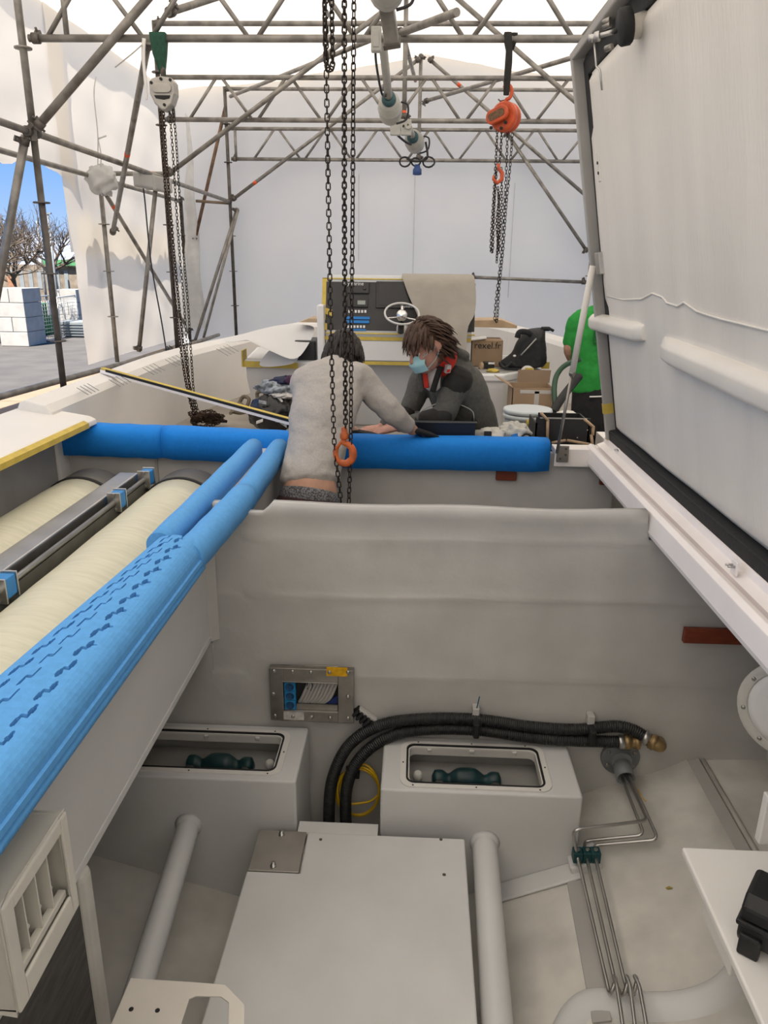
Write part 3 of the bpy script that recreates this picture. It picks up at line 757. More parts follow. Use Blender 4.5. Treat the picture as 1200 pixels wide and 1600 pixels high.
# lock: black wheel-like cam with bolts and a bent rod
u, v = hp(1000,40)
lk = MB(); c = HO+HU*u+HV*v
ax = (V((-0.75,-0.45,0.05))).normalized()
lk.lathe(c+HN*0.085+HU*0.03,HN,[(0.002,-0.020),(0.050,-0.018),(0.055,-0.012),(0.055,0.012),(0.050,0.018),(0.002,0.020)],22)
lo = lk.build('lock_cam','rubber',t)
MB().cyl(c+HN*0.01,c+HN*0.09,0.04,14,0.03).build('lock_boss','cream_flat',t)
pin = c+HN*0.10
MB().tube([pin+HU*0.0,pin+HN*0.075-HU*0.03],0.008,8).build('lock_spindle','steel',t)
for dv in (-0.035,0.03,0.042):
    q = pin+HV*dv+HN*0.012-HU*0.035
    MB().cyl(q,q+HN*0.018-HU*0.02,0.010,6).build('bolt','steel_dull',t)
e = pin+HN*0.07-HU*0.03
MB().lathe(e,HN-HU*0.4,[(0.014,-0.02),(0.016,-0.018),(0.016,-0.004),(0.010,0),(0.013,0.004),(0.013,0.016),(0.006,0.018)],8).build('nut','steel',t)
MB().tube(rounded([e,e-HV*0.085,e-HV*0.105+HU*0.045,e-HV*0.165+HU*0.05],0.008),0.0035,8).build('bent_rod','steel',t)
# two little bolt brackets along the hinge edge
for px, py in ((968,702),(1148,882)):
    p = aZ(px,py,-0.80); b = MB().box(p.x-0.002,p.x+0.004,p.y-0.022,p.y+0.022,p.z-0.03,p.z+0.012).build('hinge_tab','coaming_white',t,bevel=0.003)
    for dy in (-0.008,0.008):
        MB().cyl((p.x-0.022,p.y+dy,p.z-0.004),(p.x,p.y+dy,p.z-0.004),0.0035,6).build('bolt','steel',b)
for py in (625,677):
    uu, vv = hp(950 if py > 650 else 945, py, 0.0)
    MB().obox(HO,HU,HV,HN,(-0.016,0.0135),(max(0.0,vv-0.02),vv+0.03),(0.0,0.0635)).build('tape_patch','masking_yellow',t)
# gas strut holding it
t = thing('gas_strut',aY(872,712,3.69),'slim gas strut propping the open hatch beside the blue foam','gas strut')
a, b = aY(927,412,3.60), aY(870,708,3.64)
d = (b-a)
MB().tube([a+d*0.01,a+d*0.56],0.015,14).build('cylinder','cream_flat',t)
MB().tube([a+d*0.55,b],0.0075,10).build('rod','steel_dull',t)
MB().lathe(a+d*0.55,d,[(0.015,0),(0.017,0.005),(0.012,0.02)],12).build('collar','steel_dull',t)
MB().obox(a,HU,HV,HN,(-0.035,0.045),(-0.05,0.045),(-0.04,-0.016)).build('upper_bracket','steel',t,bevel=0.003)
MB().box(b.x+0.002,b.x+0.062,b.y+0.012,b.y+0.02,b.z-0.05,b.z+0.035).build('lower_bracket','steel_dull',t,bevel=0.004)
for dx, dz in ((0.02,-0.03),(0.045,-0.01),(0.045,0.02)):
    MB().cyl((b.x+dx,b.y+0.005,b.z+dz),(b.x+dx,b.y+0.013,b.z+dz),0.006,8).build('screw','steel_dark',t)
# ================================================================== engine room
mat('white_gasket',(0.72,0.70,0.66),0.45)
mat('glass',(0.02,0.03,0.03),0.04,alpha=0.07,spec=0.5)
mat('teal_cast',(0.004,0.04,0.046),0.30,var=0.2,vs=20,bump=0.05,bs=60)
mat('white_nylon',(0.72,0.71,0.66),0.45)
mat('hose_black',(0.010,0.010,0.0105),0.5,var=0.5,vs=30,col2=(0.022,0.022,0.022))
mat('brass',(0.35,0.24,0.11),0.45,metal=0.6,var=0.3,vs=30)
mat('yellow_cable',(0.70,0.44,0.01),0.45)
mat('conduit_grey',(0.19,0.20,0.205),0.5,var=0.1,vs=12)
mat('teal_clamp',(0.003,0.05,0.055),0.5)
mat('module_blue',(0.01,0.22,0.50),0.5,var=0.2,vs=30)
mat('module_dark',(0.005,0.06,0.16),0.5)
mat('label_orange',(0.75,0.40,0.0),0.6,var=0.25,vs=60)
mat('label_white',(0.60,0.58,0.55),0.6,var=0.25,vs=40)
mat('red_wood',(0.19,0.035,0.012),0.5,var=0.25,vs=12,stretch=(1,6,6),bump=0.1,bs=30)
mat('off_white',(0.66,0.64,0.57),0.5,var=0.05,vs=8,bump=0.05,bs=40)
mat('bright_white',(0.90,0.885,0.85),0.45,var=0.03,vs=6)
mat('case_black',(0.012,0.012,0.013),0.5,bump=0.1,bs=200)
mat('plate_steel',(0.48,0.45,0.41),0.35,metal=0.8,var=0.08,vs=10)
mat('bracket_cream',(0.66,0.62,0.55),0.42,metal=0.15,var=0.05,vs=6)
def rrect(cx, cy, hx, hy, r, n=6):
    out = []
    for sx, sy, a0 in ((1,1,0),(-1,1,90),(-1,-1,180),(1,-1,270)):
        for i in range(n+1):
            a = math.radians(a0+90*i/n)
            out.append((cx+sx*(hx-r)+r*math.cos(a), cy+sy*(hy-r)+r*math.sin(a)))
    return out
def ring_plate(mb, outer, inner, z0, z1):
    n = len(outer)
    for (a, z) in (((outer, inner), z1), ((inner, outer), z0)):
        mb.add([(x,y,z) for x, y in a[0]]+[(x,y,z) for x, y in a[1]], [(i,(i+1)%n,n+(i+1)%n,n+i) for i in range(n)])
    mb.add([(x,y,z0) for x, y in outer]+[(x,y,z1) for x, y in outer], [(i,(i+1)%n,n+(i+1)%n,n+i) for i in range(n)])
    mb.add([(x,y,z1) for x, y in inner]+[(x,y,z0) for x, y in inner], [(i,(i+1)%n,n+(i+1)%n,n+i) for i in range(n)])
def valve_box(x0, x1, y0, zt, wx0, wx1, wy0, wy1, vx, label, plug_x, side=0.0):
    t = thing('valve_box',((x0+x1)/2,(y0+B1)/2,hullz(max(x0,-1.9))),label,'equipment box','grey boxes with windows against the bulkhead')
    y1 = B1-0.012
    # top plate with a rounded window opening
    mb = MB(); n = 6
    hole = rrect((wx0+wx1)/2,(wy0+wy1)/2,(wx1-wx0)/2,(wy1-wy0)/2,0.035,n)
    cx, cy = (wx0+wx1)/2, (wy0+wy1)/2
    outer = []
    for hx, hy in hole:
        dx, dy = hx-cx, hy-cy
        kx = ((x1-cx) if dx > 0 else (cx-x0))/max(abs(dx),1e-6); ky = ((y1-cy) if dy > 0 else (cy-y0))/max(abs(dy),1e-6)
        k = min(kx, ky); outer.append((cx+dx*k, cy+dy*k))
    # make sure the four corners are there
    for c in ((x1,y1),(x0,y1),(x0,y0),(x1,y0)):
        i = min(range(len(outer)), key=lambda q: (outer[q][0]-c[0])**2+(outer[q][1]-c[1])**2); outer[i] = c
    ring_plate(mb, outer, hole, zt-0.018, zt)
    # four walls following the hull
    def wallq(a, b, th):
        n2 = 10; top = []; bot = []
        for i in range(n2+1):
            x = a[0]+(b[0]-a[0])*i/n2; y = a[1]+(b[1]-a[1])*i/n2
            top.append(V((x,y,zt-0.009))); bot.append(V((x+side*0,y,hullz(x)-0.01)))
        g = [top, bot]; mb.sheet(g, smooth=False); mb.sheet([[p+V(th) for p in top],[p+V(th) for p in bot]], smooth=False)
    wallq((x0,y0),(x1,y0),(0,0.016,0)); wallq((x1,y0),(x1,y1),(-0.016,0,0)); wallq((x0,y1),(x0,y0),(0.016,0,0))
    mb.build('body','grey_smooth',t,bevel=0.010,seg=3)
    # white gasket frame, black seal line, inner lip
    mb = MB(); ring_plate(mb, rrect(cx,cy,(wx1-wx0)/2+0.018,(wy1-wy0)/2+0.016,0.045,n), rrect(cx,cy,(wx1-wx0)/2-0.004,(wy1-wy0)/2-0.004,0.033,n), zt, zt+0.006)
    f = mb.build('window_frame','white_gasket',t)
    mb = MB(); ring_plate(mb, rrect(cx,cy,(wx1-wx0)/2-0.004,(wy1-wy0)/2-0.004,0.033,n), rrect(cx,cy,(wx1-wx0)/2-0.011,(wy1-wy0)/2-0.011,0.028,n), zt-0.002, zt+0.008)
    mb.build('seal','rubber',f)
    mb = MB(); ring_plate(mb, rrect(cx,cy,(wx1-wx0)/2-0.0115,(wy1-wy0)/2-0.0115,0.028,n), rrect(cx,cy,(wx1-wx0)/2-0.016,(wy1-wy0)/2-0.016,0.026,n), zt-0.035, zt+0.002)
    mb.build('inner_lip','white_gasket',f)
    MB().prism([(x,y,zt-0.006) for x, y in rrect(cx,cy,(wx1-wx0)/2-0.011,(wy1-wy0)/2-0.011,0.028,n)],(0,0,0.004)).build('pane','glass',f)
    for k, (sx, sy) in enumerate(((wx0+0.03,wy0-0.008),(cx,wy0-0.008),(wx1-0.03,wy0-0.008),(wx0-0.008,cy),(wx1+0.008,cy),(wx0+0.05,wy1+0.008),(cx,wy1+0.008),(wx1-0.05,wy1+0.008))):
        MB().cyl((sx,sy,zt+0.005),(sx,sy,zt+0.0075),0.0032,8).build('screw','rubber',f)
    for fx in (0.18,0.5,0.82):
        sx = wx0+(wx1-wx0)*fx
        MB().box(sx-0.009,sx+0.009,wy1-0.024,wy1-0.015,zt-0.016,zt-0.004).build('catch','white_nylon',f,bevel=0.003)
    # inner floor
    zi = zt-0.105
    MB().box(x0+0.02,x1-0.02,y0+0.02,y1-0.02,zi-0.02,zi).build('inner_floor','frame_grey',t)
    # valve casting
    vy = cy+0.03; z0 = zi+0.003
    vb = MB()
    prof = []
    nn = 28
    rs = []
    for i in range(nn+1):
        x = -0.135+0.27*i/nn
        h = 0.022+0.030*math.exp(-(x/0.062)**4)+0.020*math.exp(-((abs(x)-0.108)/0.03)**4)
        w = 0.020+0.026*math.exp(-(x/0.065)**4)+0.018*math.exp(-((abs(x)-0.108)/0.03)**4)
        if i in (0, nn): h *= 0.7; w *= 0.6
        rs.append([V((vx+x, vy+w*math.cos(a), z0+max(0.0, h*1.25*math.sin(a)) if math.sin(a) > 0 else z0)) for a in [k*2*math.pi/16 for k in range(16)]])
    vb.rings(rs, True); vo = vb.build('valve_casting','teal_cast',t)
    for s in (-1,1):
        MB().cyl((vx+s*0.108,vy-0.036,z0+0.022),(vx+s*0.108,vy-0.072,z0+0.018),0.019,6).build('nut','steel_dull',vo)
        MB().cyl((vx+s*0.108,vy-0.07,z0+0.018),(vx+s*0.108,vy-0.082,z0+0.017),0.011,8).build('stud','steel_dull',vo)
    px = plug_x
    MB().lathe((px,vy-0.005,z0),(0,-0.12,1),[(0.013,0),(0.013,0.02),(0.018,0.022),(0.020,0.035),(0.017,0.045),(0.012,0.05)],12).build('gland','white_nylon',t)
    return t
zr = -1.81
def wz(px, py, z): p = aZ(px, py, z); return p
a = wz(642,1226,zr); b = wz(862,1168,zr)
valve_box(-0.093,0.642,2.286,zr,-0.005,0.520,2.318,2.565,0.235,'grey box with a framed window right of the yellow cable',0.045)
valve_box(-1.62,-0.402,2.275,-1.785,-1.13,-0.482,2.318,2.565,-0.735,'grey box with a framed window under the blue foam panel',-0.535)
# centre floor panel with a steel corner plate
t = thing('floor_panel',(-0.16,1.6,-2.0),'large pale grey floor panel with a steel corner plate','floor panel')
mb = MB()
PZ = -1.97
mb.prism([(-0.55,0.7,PZ-0.022),(0.207,0.7,PZ-0.022),(0.218,2.236,PZ-0.022),(-0.355,2.236,PZ-0.022),(-0.355,2.04,PZ-0.022),(-0.538,2.04,PZ-0.022)],(0,0,0.022))
mb.build('panel','panel_grey',t,bevel=0.006,seg=3)
MB().box(-0.395,-0.10,2.236,2.30,PZ-0.03,PZ-0.008).build('back_flange','panel_grey',t)
MB().box(-0.535,-0.36,2.045,2.24,PZ-0.016,PZ-0.003).build('corner_plate','plate_steel',t,bevel=0.002)
for px, py in ((440,1303),(427,1352)):
    p = aZ(px,py,PZ); MB().lathe((p.x,p.y,PZ-0.003),(0,0,1),[(0.012,0),(0.012,0.004),(0.008,0.004),(0.008,0.016),(0.004,0.017)],6).build('bolt','steel',t)
for px, py in ((689,1312),(694,1367),(501,1312)):
    p = aZ(px,py,PZ); MB().cyl((p.x,p.y,PZ-0.001),(p.x,p.y,PZ+0.002),0.006,8).build('screw','steel_dark',t)
MB().box(-0.50,0.17,0.8,2.20,-2.5,PZ-0.023).build('support_box','grey_hull',t)
# two round bars alongside the panel
def bar(name, pa, pb, r, label, Ya, z):
    a = aY(*pa, Ya); b = aZ(*pb, z if z else a.z)
    d = (b-a).normalized(); b2 = a+(b-a)*1.7
    t = thing(name,a,label,'bar','round grey bars on the hull')
    MB().tube([a-d*0.02,a+d*0.005,b2],r,18).build('rail','grey_smooth',t)
    MB().lathe(a,d,[(r+0.012,-0.003),(r+0.005,0.006),(r,0.018)],18).build('weld_collar','grey_smooth',t)
    return t
bar('round_bar',(295,1290),(222,1530),0.041,'round grey bar running along the hull left of the pale panel',2.272,None)
bar('round_bar',(757,1318),(777,1600),0.046,'round grey bar close along the right edge of the pale panel',2.284,None)
# hoses along the bulkhead
def hose(pts, r, name, label, seg=0.0085):
    pts = catmull(pts, 14)
    # resample evenly
    out = [pts[0]]; acc = 0
    for a, b in zip(pts, pts[1:]):
        L = (b-a).length; s = 0
        while acc+(L-s) >= seg:
            s += seg-acc; out.append(a.lerp(b, s/L)); acc = 0
        acc += L-s
    t = thing(name,V((pts[0].x,pts[0].y,min(p.z for p in pts))),label,'hose','black ribbed hoses on the bulkhead')
    fine = []; rad = []
    for a, b in zip(out, out[1:]):
        fine += [a, a.lerp(b,0.35), a.lerp(b,0.5), a.lerp(b,0.85)]; rad += [r*0.90, r*0.90, r, r]
    MB().tube(fine, rad, 12).build('ribbed_tube','hose_black',t)
    return t, pts[-1], (pts[-1]-pts[-3]).normalized()
P = lambda q: [aY(x, y, Y) for x, y, Y in q]
for lab, q in (('upper black ribbed hose arching over to the brass elbow',[(517,1330,2.545),(514,1272,2.55),(520,1215,2.56),(545,1165,2.575),(590,1135,2.585),(650,1124,2.59),(740,1124,2.59),(830,1136,2.59),(900,1140,2.59),(960,1135,2.585),(990,1141,2.57),(1009,1152,2.55)]),
               ('lower black ribbed hose ending at the straight brass fitting',[(545,1330,2.54),(540,1275,2.545),(543,1225,2.55),(562,1185,2.56),(600,1155,2.57),(650,1141,2.585),(740,1140,2.585),(830,1152,2.58),(900,1157,2.58),(970,1159,2.57)])):
    t, e, d = hose(P(q), 0.0245, 'ribbed_hose', lab)
    MB().lathe(e-d*0.01,d,[(0.027,0),(0.029,0.004),(0.029,0.022),(0.024,0.024),(0.024,0.03)],14).build('clip_ring','steel',t)
    if 'upper' in lab:
        el = MB(); el.tube(rounded([e+d*0.015,e+d*0.06,e+d*0.06+V((0.02,0.07,-0.03))],0.03),0.026,14); el.lathe(e+d*0.02,d,[(0.026,0),(0.033,0.002),(0.033,0.02),(0.026,0.022)],8); el.build('brass_elbow','brass',t)
    else:
        MB().lathe(e+d*0.012,d,[(0.022,0),(0.03,0.002),(0.03,0.022),(0.024,0.024),(0.024,0.04),(0.028,0.042),(0.028,0.06),(0.02,0.062)],8).build('brass_fitting','brass',t)
MB().tube(catmull(P([(860,1147,2.595),(910,1149,2.60),(970,1155,2.60)]),6),0.006,8).build('green_wire',mat('wire_green',(0.01,0.22,0.03),0.5),label='thin green wire between the two black hoses',cat='wire')
def clip(px, py, label, tall=False):
    c = aY(px, py, 2.60)
    t = thing('cable_clip',c-V((0,0,0.04)),label,'cable clip','cable clips on the bulkhead')
    MB().box(c.x-0.014,c.x+0.014,c.y-0.015,c.y+0.028,c.z-0.005,c.z+0.045).build('base','grey_paint',t,bevel=0.004)
    MB().box(c.x-0.012,c.x+0.012,c.y-0.072,c.y-0.0,c.z-0.055,c.z+0.010).build('strap','rubber',t,bevel=0.006)
    if tall: MB().tube(catmull([c+V((0,0,0.02)),c+V((0.004,-0.01,0.06)),c+V((0.01,-0.012,0.10))],4),0.0025,6).build('tie_tail',mat('tie_blue',(0.03,0.10,0.16),0.5),t)
clip(743,1120,'cable clip with an upright blue tie end in the middle of the hoses',True)
clip(922,1132,'cable clip near the brass end of the hoses')
c = aY(568,1124,2.60)
t = thing('cable_clip',c-V((0,0,0.04)),'tangled black clip at the right of the steel frame','cable clip','cable clips on the bulkhead')
for k in range(5):
    a = c+V((-0.03+0.014*k,-0.004*k,0.03-0.012*k)); MB().obox(a,V((0.7,0,-0.7)),V((0.7,0.1,0.7)).normalized(),(0,1,0),(-0.006,0.006),(-0.018,0.018),(-0.012,0.03)).build('clip_tooth','rubber',t,bevel=0.003)
MB().obox(c,V((0.8,0,-0.6)),V((0.6,0,0.8)),(0,1,0),(-0.04,0.05),(0.012,0.03),(0.0,0.03)).build('pad','grey_paint',t,bevel=0.006)
# yellow cable coil
t = thing('cable_coil',aY(560,1280,2.55),'thin yellow cable coil hanging beside the grey box','cable')
for k, (cx, cy, rx, ry, ph) in enumerate(((560,1236,33,38,0.0),(562,1234,30,41,0.3),(558,1237,34,36,0.6))):
    pts = [aY(cx+rx*math.cos(a*math.pi/15), cy+ry*math.sin(a*math.pi/15), 2.575+0.010*math.sin(a*0.4+ph)+0.004*k) for a in range(30)]
    MB().tube(pts,0.0048,6,closed=True).build('loop','yellow_cable',t)
MB().tube(catmull([aY(530,1254,2.56),aY(552,1256,2.56),aY(578,1252,2.56),aY(590,1243,2.56)],5),0.0048,6).build('tail','yellow_cable',t)
MB().box(*[aY(540,1207,2.60).x,aY(562,1207,2.60).x,2.58,2.63,aY(540,1212,2.60).z,aY(540,1203,2.60).z]).build('holder','rubber',t,bevel=0.003)
# stainless cable penetration frame
t = thing('cable_entry',aY(487,1127,2.63),'stainless frame with blue cable modules bolted to the bulkhead','cable frame')
tl, br = aY(421,1041,B1-0.02), aY(553,1127,B1-0.02); il, ir = aY(443,1060,B1-0.02), aY(529,1110,B1-0.02)
x0, x1, z1, z0 = tl.x, br.x, tl.z, br.z; ix0, ix1, iz1, iz0 = il.x, ir.x, il.z, ir.z
mb = MB(); y0, y1 = B1-0.034, B1-0.004
for q in ((x0,ix0,z0,z1),(ix1,x1,z0,z1),(ix0,ix1,z0,iz0),(ix0,ix1,iz1,z1)): mb.box(q[0],q[1],y0,y1,q[2],q[3])
mb.build('plate','steel_dull',t,bevel=0.0015)
for q in ((ix0,ix1,iz1-0.005,iz1),(ix0,ix1,iz0,iz0+0.005)): MB().box(q[0],q[1],y0-0.006,y1,q[2],q[3]).build('lip','steel',t)
MB().box(ix0,ix1,y1-0.003,y1,iz0,iz1).build('back','rubber',t)
for px, py in ((428,1048),(457,1049),(486,1050),(515,1050),(544,1050),(427,1084),(544,1088),(430,1118),(458,1119),(487,1120),(516,1121),(544,1122)):
    p = aY(px,py,y0); MB().lathe(p,(0,-1,0),[(0.0085,0),(0.008,0.004),(0.004,0.006)],8).build('bolt','steel',t)
for k in range(3):
    zc = iz1-0.012-(iz1-iz0-0.014)*(k+0.5)/3; hz = (iz1-iz0-0.014)/6
    b = MB().box(ix0+0.003,ix0+0.048,y0+0.004,y1,zc-hz+0.001,zc+hz-0.001).build('cable_module','module_blue',t,bevel=0.002)
    MB().lathe((ix0+0.0255,y0+0.0045,zc),(0,-1,0),[(0.017,0),(0.017,0.002),(0.012,0.0025),(0.012,0.001),(0.006,0.003),(0.004,0.003)],16).build('core','module_dark',b)
mb = MB()
for k in range(9): mb.tube(catmull([(ix0+0.06+0.012*k,y1-0.012,iz0+0.03),(ix0+0.075+0.014*k,y1-0.018,iz0+0.06),(ix0+0.10+0.014*k,y1-0.012,iz1-0.015)],4),0.007,8)
mb.build('grey_conduit','frame_grey',t,kind='stuff')
MB().prism([(ix1-0.06,y1-0.016,iz0+0.03),(ix1-0.003,y1-0.016,iz0+0.03),(ix1-0.003,y1-0.016,iz0+0.065)],(0,0.01,0)).build('blue_cloth',mat('navy',(0.01,0.025,0.13),0.8),t)
MB().tube([(ix0+0.105+0.011*math.cos(a*0.52),y0+0.012,iz1-0.030+0.02*math.sin(a*0.52)) for a in range(12)],0.0025,6,closed=True).build('cable_tie','black_cable',t)
MB().box(ix0+0.05,ix1-0.003,y0+0.004,y0+0.012,iz0+0.006,iz0+0.030).build('stay_plate','steel_dull',t)
p, q = aY(510,1042,y0), aY(543,1057,y0)
MB().box(p.x,q.x,y0-0.001,y0,q.z,p.z).build('orange_sticker','label_orange',t)
p, q = aY(443,1111,y0), aY(475,1125,y0)
MB().box(p.x,q.x,y0-0.001,y0,q.z,p.z).build('paper_sticker','label_white',t)
# round conduit flange with stub pipe
c = aY(969,1183,B1-0.01)
t = thing('conduit_flange',c-V((0,0,0.07)),'round grey flange with a stub pipe for the steel tubes','pipe flange')
MB().lathe(c+V((0,0.0,0)),(0,-1,0),[(0.078,-0.02),(0.078,0.006),(0.074,0.010),(0.045,0.012),(0.043,0.03),(0.04,0.035)],28).build('flange','conduit_grey',t)
dn = V((0.02,-0.80,-0.18)).normalized()
mb = MB(); rr = []
for r, h in ((0.036,0.0),(0.036,0.085),(0.031,0.085),(0.031,0.02)): rr.append((r,h))
mb.lathe(c-V((0,0.01,0.012)),dn,rr,24); mb.build('stub_pipe','conduit_grey',t)
for k in range(6):
    a = math.radians(30+60*k); q = c+V((0.06*math.cos(a),-0.010,0.06*math.sin(a)))
    MB().lathe(q,(0,-1,0),[(0.009,0),(0.009,0.003),(0.005,0.006)],6).build('bolt','steel_dull',t)
STUB = c-V((0,0.01,0.012))+dn*0.05
# three bent stainless tubes over the hull
def aH(px, py, off):
    r = ray(px, py); k = (KEEL-0.435*CX+off)/(r.z-0.435*r.x); return r*k
TG = 'bent stainless tubes on the hull'
def sstube(path, label, k):
    pts = [STUB+V((0.012*(k-1),0.02,0.008*(k-1)))]
    pts += [aH(x, y, o) if o < 1 else aY(x, y, o) for x, y, o in path]
    t = thing('steel_tube',pts[-1],label,'tube',TG)
    MB().tube(rounded(pts,0.030,6),0.0062,10).build('run','steel',t)
    if k == 1:
        a = aH(985,1222,0.10); MB().tube(catmull([a,a+V((0.02,-0.02,-0.01)),a+V((0.035,-0.05,-0.03)),a+V((0.05,-0.06,-0.04))],4),0.002,5).build('wire_end','label_orange',t)
    return t
sstube([(982,1216,0.10),(1012,1282,2.27),(895,1297,2.22),(902,1337,0.078),(953,1556,0.045),(963,1530,0.07),(958,1524,0.09),(963,1535,0.10),(973,1600,0.10),(978,1680,0.10)],'first steel tube with the uppermost cross run',0)
sstube([(972,1216,0.09),(1007,1305,0.05),(912,1314,0.052),(916,1337,0.062),(962,1538,0.045),(974,1560,0.05),(982,1530,0.08),(978,1524,0.10),(984,1538,0.10),(992,1600,0.10),(998,1680,0.10)],'second steel tube with the middle cross run',1)
sstube([(988,1222,0.09),(1029,1312,0.045),(926,1321,0.05),(930,1338,0.062),(977,1538,0.045),(988,1560,0.05),(996,1530,0.08),(991,1524,0.10),(999,1540,0.10),(1010,1600,0.10),(1016,1680,0.10)],'third steel tube with the lowest cross run',2)
t = thing('tube_clamp',aH(910,1365,0.0),'three dark teal tube clamps in a row on a grey block','pipe clamp')
for px in (902,917,930):
    c = aH(px,1336,0.078 if px == 902 else 0.062)
    b = MB().box(c.x-0.017,c.x+0.017,c.y-0.020,c.y+0.020,c.z-0.022,c.z+0.022).build('clamp_block','teal_clamp',t,bevel=0.004)
    MB().cyl(c+V((0,0,0.022)),c+V((0,0,0.027)),0.008,10).build('bolt','steel',b)
c = aH(912,1340,0.02)
MB().obox(c,(0.92,0,0.40),(0,1,0),V((-0.40,0,0.92)),(-0.058,0.055),(-0.055,0.05),(-0.05,0.020)).build('base_block','grey_smooth',t,bevel=0.008)
# raised stringer along the hull and faired lip near the photographer
mb = MB(); a0, a1, b0, b1 = aH(886,1380,0.004), aH(912,1376,0.004), aH(926,1600,0.004), aH(955,1596,0.004)
mb.prism([a0,a1,b1,b0],(0,0,0.006)); mb.build('trim_7','frame_grey',kind='structure')
mb = MB(); mb.tube(catmull([aH(880,1640,-0.008),aH(905,1590,-0.012),aH(935,1575,-0.012),aH(1000,1582,-0.012),aH(1070,1580,-0.012),aH(1125,1562,-0.012),aH(1160,1530,-0.012),aH(1175,1480,-0.012)],6),0.055,14,flat=0.5); mb.build('trim_8','grey_smooth',kind='structure')
# fillet wedge where the right box meets the hull
mb = MB(); mb.prism([(0.28,2.286,hullz(0.28)),(0.655,2.286,hullz(0.655)),(0.655,2.20,hullz(0.655)+0.002),(0.28,2.20,hullz(0.28)+0.002)],(0,0,0.012)); mb.build('trim_9','grey_smooth',kind='structure',bevel=0.008)
# reddish wooden blocks on the bulkheads
def wood(p, q, Y, th, label):
    a, b = aY(*p, Y), aY(*q, Y)
    mb = MB(); mb.box(a.x,b.x,Y-th,Y+0.004,b.z,a.z)
    mb.build('wood_block','red_wood',bevel=0.004,label=label,cat='wood block',group='reddish wooden blocks on the bulkheads')
wood((1068,979),(1215,1006),B1-0.012,0.022,'long reddish wooden block on the near bulkhead under the coaming')
wood((775,734),(806,750),B2-0.004,0.02,'small reddish wooden block under the blue foam end')
wood((938,733),(962,757),B2-0.004,0.02,'small reddish wooden block in the corner below the hatch')
# white shelf with bracket, on the right
t = thing('side_shelf',(1.1,1.3,-1.7),'white shelf cut off by the right picture edge','shelf')
MB().box(0.812,1.44,0.7,1.82,-1.625,-1.60).build('board','bright_white',t,bevel=0.006,seg=3)
mb = MB(); mb.box(0.842,0.862,1.50,1.70,-1.72,-1.625); mb.box(0.862,1.44,1.68,1.70,-1.72,-1.625); mb.build('bracket','bright_white',t,bevel=0.004)
p = aY(1186,1225,1.90); MB().box(p.x,1.44,1.84,1.87,-1.60,p.z).build('back_board','bright_white',t,bevel=0.004)
# black case on the shelf
c0 = aZ(1163,1478,-1.60)
t = thing('tool_case',(c0.x+0.12,c0.y,-1.60),'black hard plastic case standing on the white shelf','case')
u = V((0.80,-0.60,0)).normalized(); w = V((0.60,0.80,0)).normalized()
o = V((c0.x-0.045,c0.y+0.01,-1.60))
MB().obox(o,u,w,(0,0,1),(0.02,0.34),(0.0,0.16),(0.02,0.075)).build('lower_shell','case_black',t,bevel=0.015,seg=3)
MB().obox(o,u,w,(0,0,1),(0.015,0.345),(-0.006,0.166),(0.073,0.088)).build('rim','case_black',t,bevel=0.006)
mb = MB(); prof = [(0.0,0.088),(0.0,0.125),(0.03,0.150),(0.13,0.150),(0.16,0.125),(0.16,0.088)]
mb.prism([o+w*a+V((0,0,b))+u*0.02 for a, b in prof],u*0.32); mb.build('lid','case_black',t,bevel=0.012,seg=3)
for q in (0.03,0.25): MB().obox(o,u,w,(0,0,1),(q,q+0.05),(-0.016,0.01),(0.0,0.06)).build('latch','case_black',t,bevel=0.006)
MB().obox(o,u,w,(0,0,1),(0.03,0.06),(0.02,0.14),(0.0,0.02)).build('foot','case_black',t,bevel=0.004)
# round white fan cover on the right
c = aY(1236,1112,2.15)
t = thing('fan_cover',c-V((0,0,0.16)),'round cream cover with a screwed rim cut off by the picture edge','fan cover')
ax = V((-0.62,-0.78,0.10)).normalized()
MB().lathe(c,ax,[(0.155,-0.20),(0.155,-0.02),(0.158,-0.012)],40).build('drum','off_white',t)
MB().lathe(c,ax,[(0.150,-0.014),(0.163,-0.012),(0.163,0.004),(0.152,0.008),(0.132,0.008),(0.128,0.002)],40).build('rim','off_white',t,bevel=0.001)
MB().lathe(c,ax,[(0.130,0.0),(0.126,0.012),(0.10,0.020),(0.02,0.024)],40).build('disc','bright_white',t)
e1 = ax.orthogonal().normalized(); e2 = ax.cross(e1)
for k in range(8):
    a = math.radians(20+45*k); q = c+(e1*math.cos(a)+e2*math.sin(a))*0.142+ax*0.008
    MB().lathe(q,ax,[(0.007,0),(0.007,0.003),(0.003,0.005)],10).build('screw','steel',t)
# cream louvred vent housing on the left
t = thing('vent_housing',(-0.72,1.05,-1.24),'cream vent housing with slatted opening below the foam sleeve','vent')
X0, X1, Y0, Y1, Z0, Z1 = -0.782, -0.660, 0.935, 1.170, -1.235, -1.005
mb = MB()
mb.box(X0,X1,Y0,Y1,Z1-0.012,Z1); mb.box(X0,X1,Y0,Y1,Z0,Z0+0.012); mb.box(X0,X1,Y0,Y0+0.012,Z0,Z1); mb.box(X0,X1,Y1-0.012,Y1,Z0,Z1)
mb.build('shell','off_white',t,bevel=0.004)
mb = MB(); wy0, wy1, wz0, wz1 = Y0+0.030, Y1-0.026, Z0+0.050, Z1-0.030
for q in ((Y0,wy0,Z0,Z1),(wy1,Y1,Z0,Z1),(wy0,wy1,Z0,wz0),(wy0,wy1,wz1,Z1)): mb.box(X1-0.002,X1+0.006,q[0],q[1],q[2],q[3])
mb.build('front_frame','off_white',t,bevel=0.004)
MB().box(X0+0.03,X0+0.04,Y0+0.012,Y1-0.012,Z0+0.012,Z1-0.012).build('back_plate','bracket_cream',t)
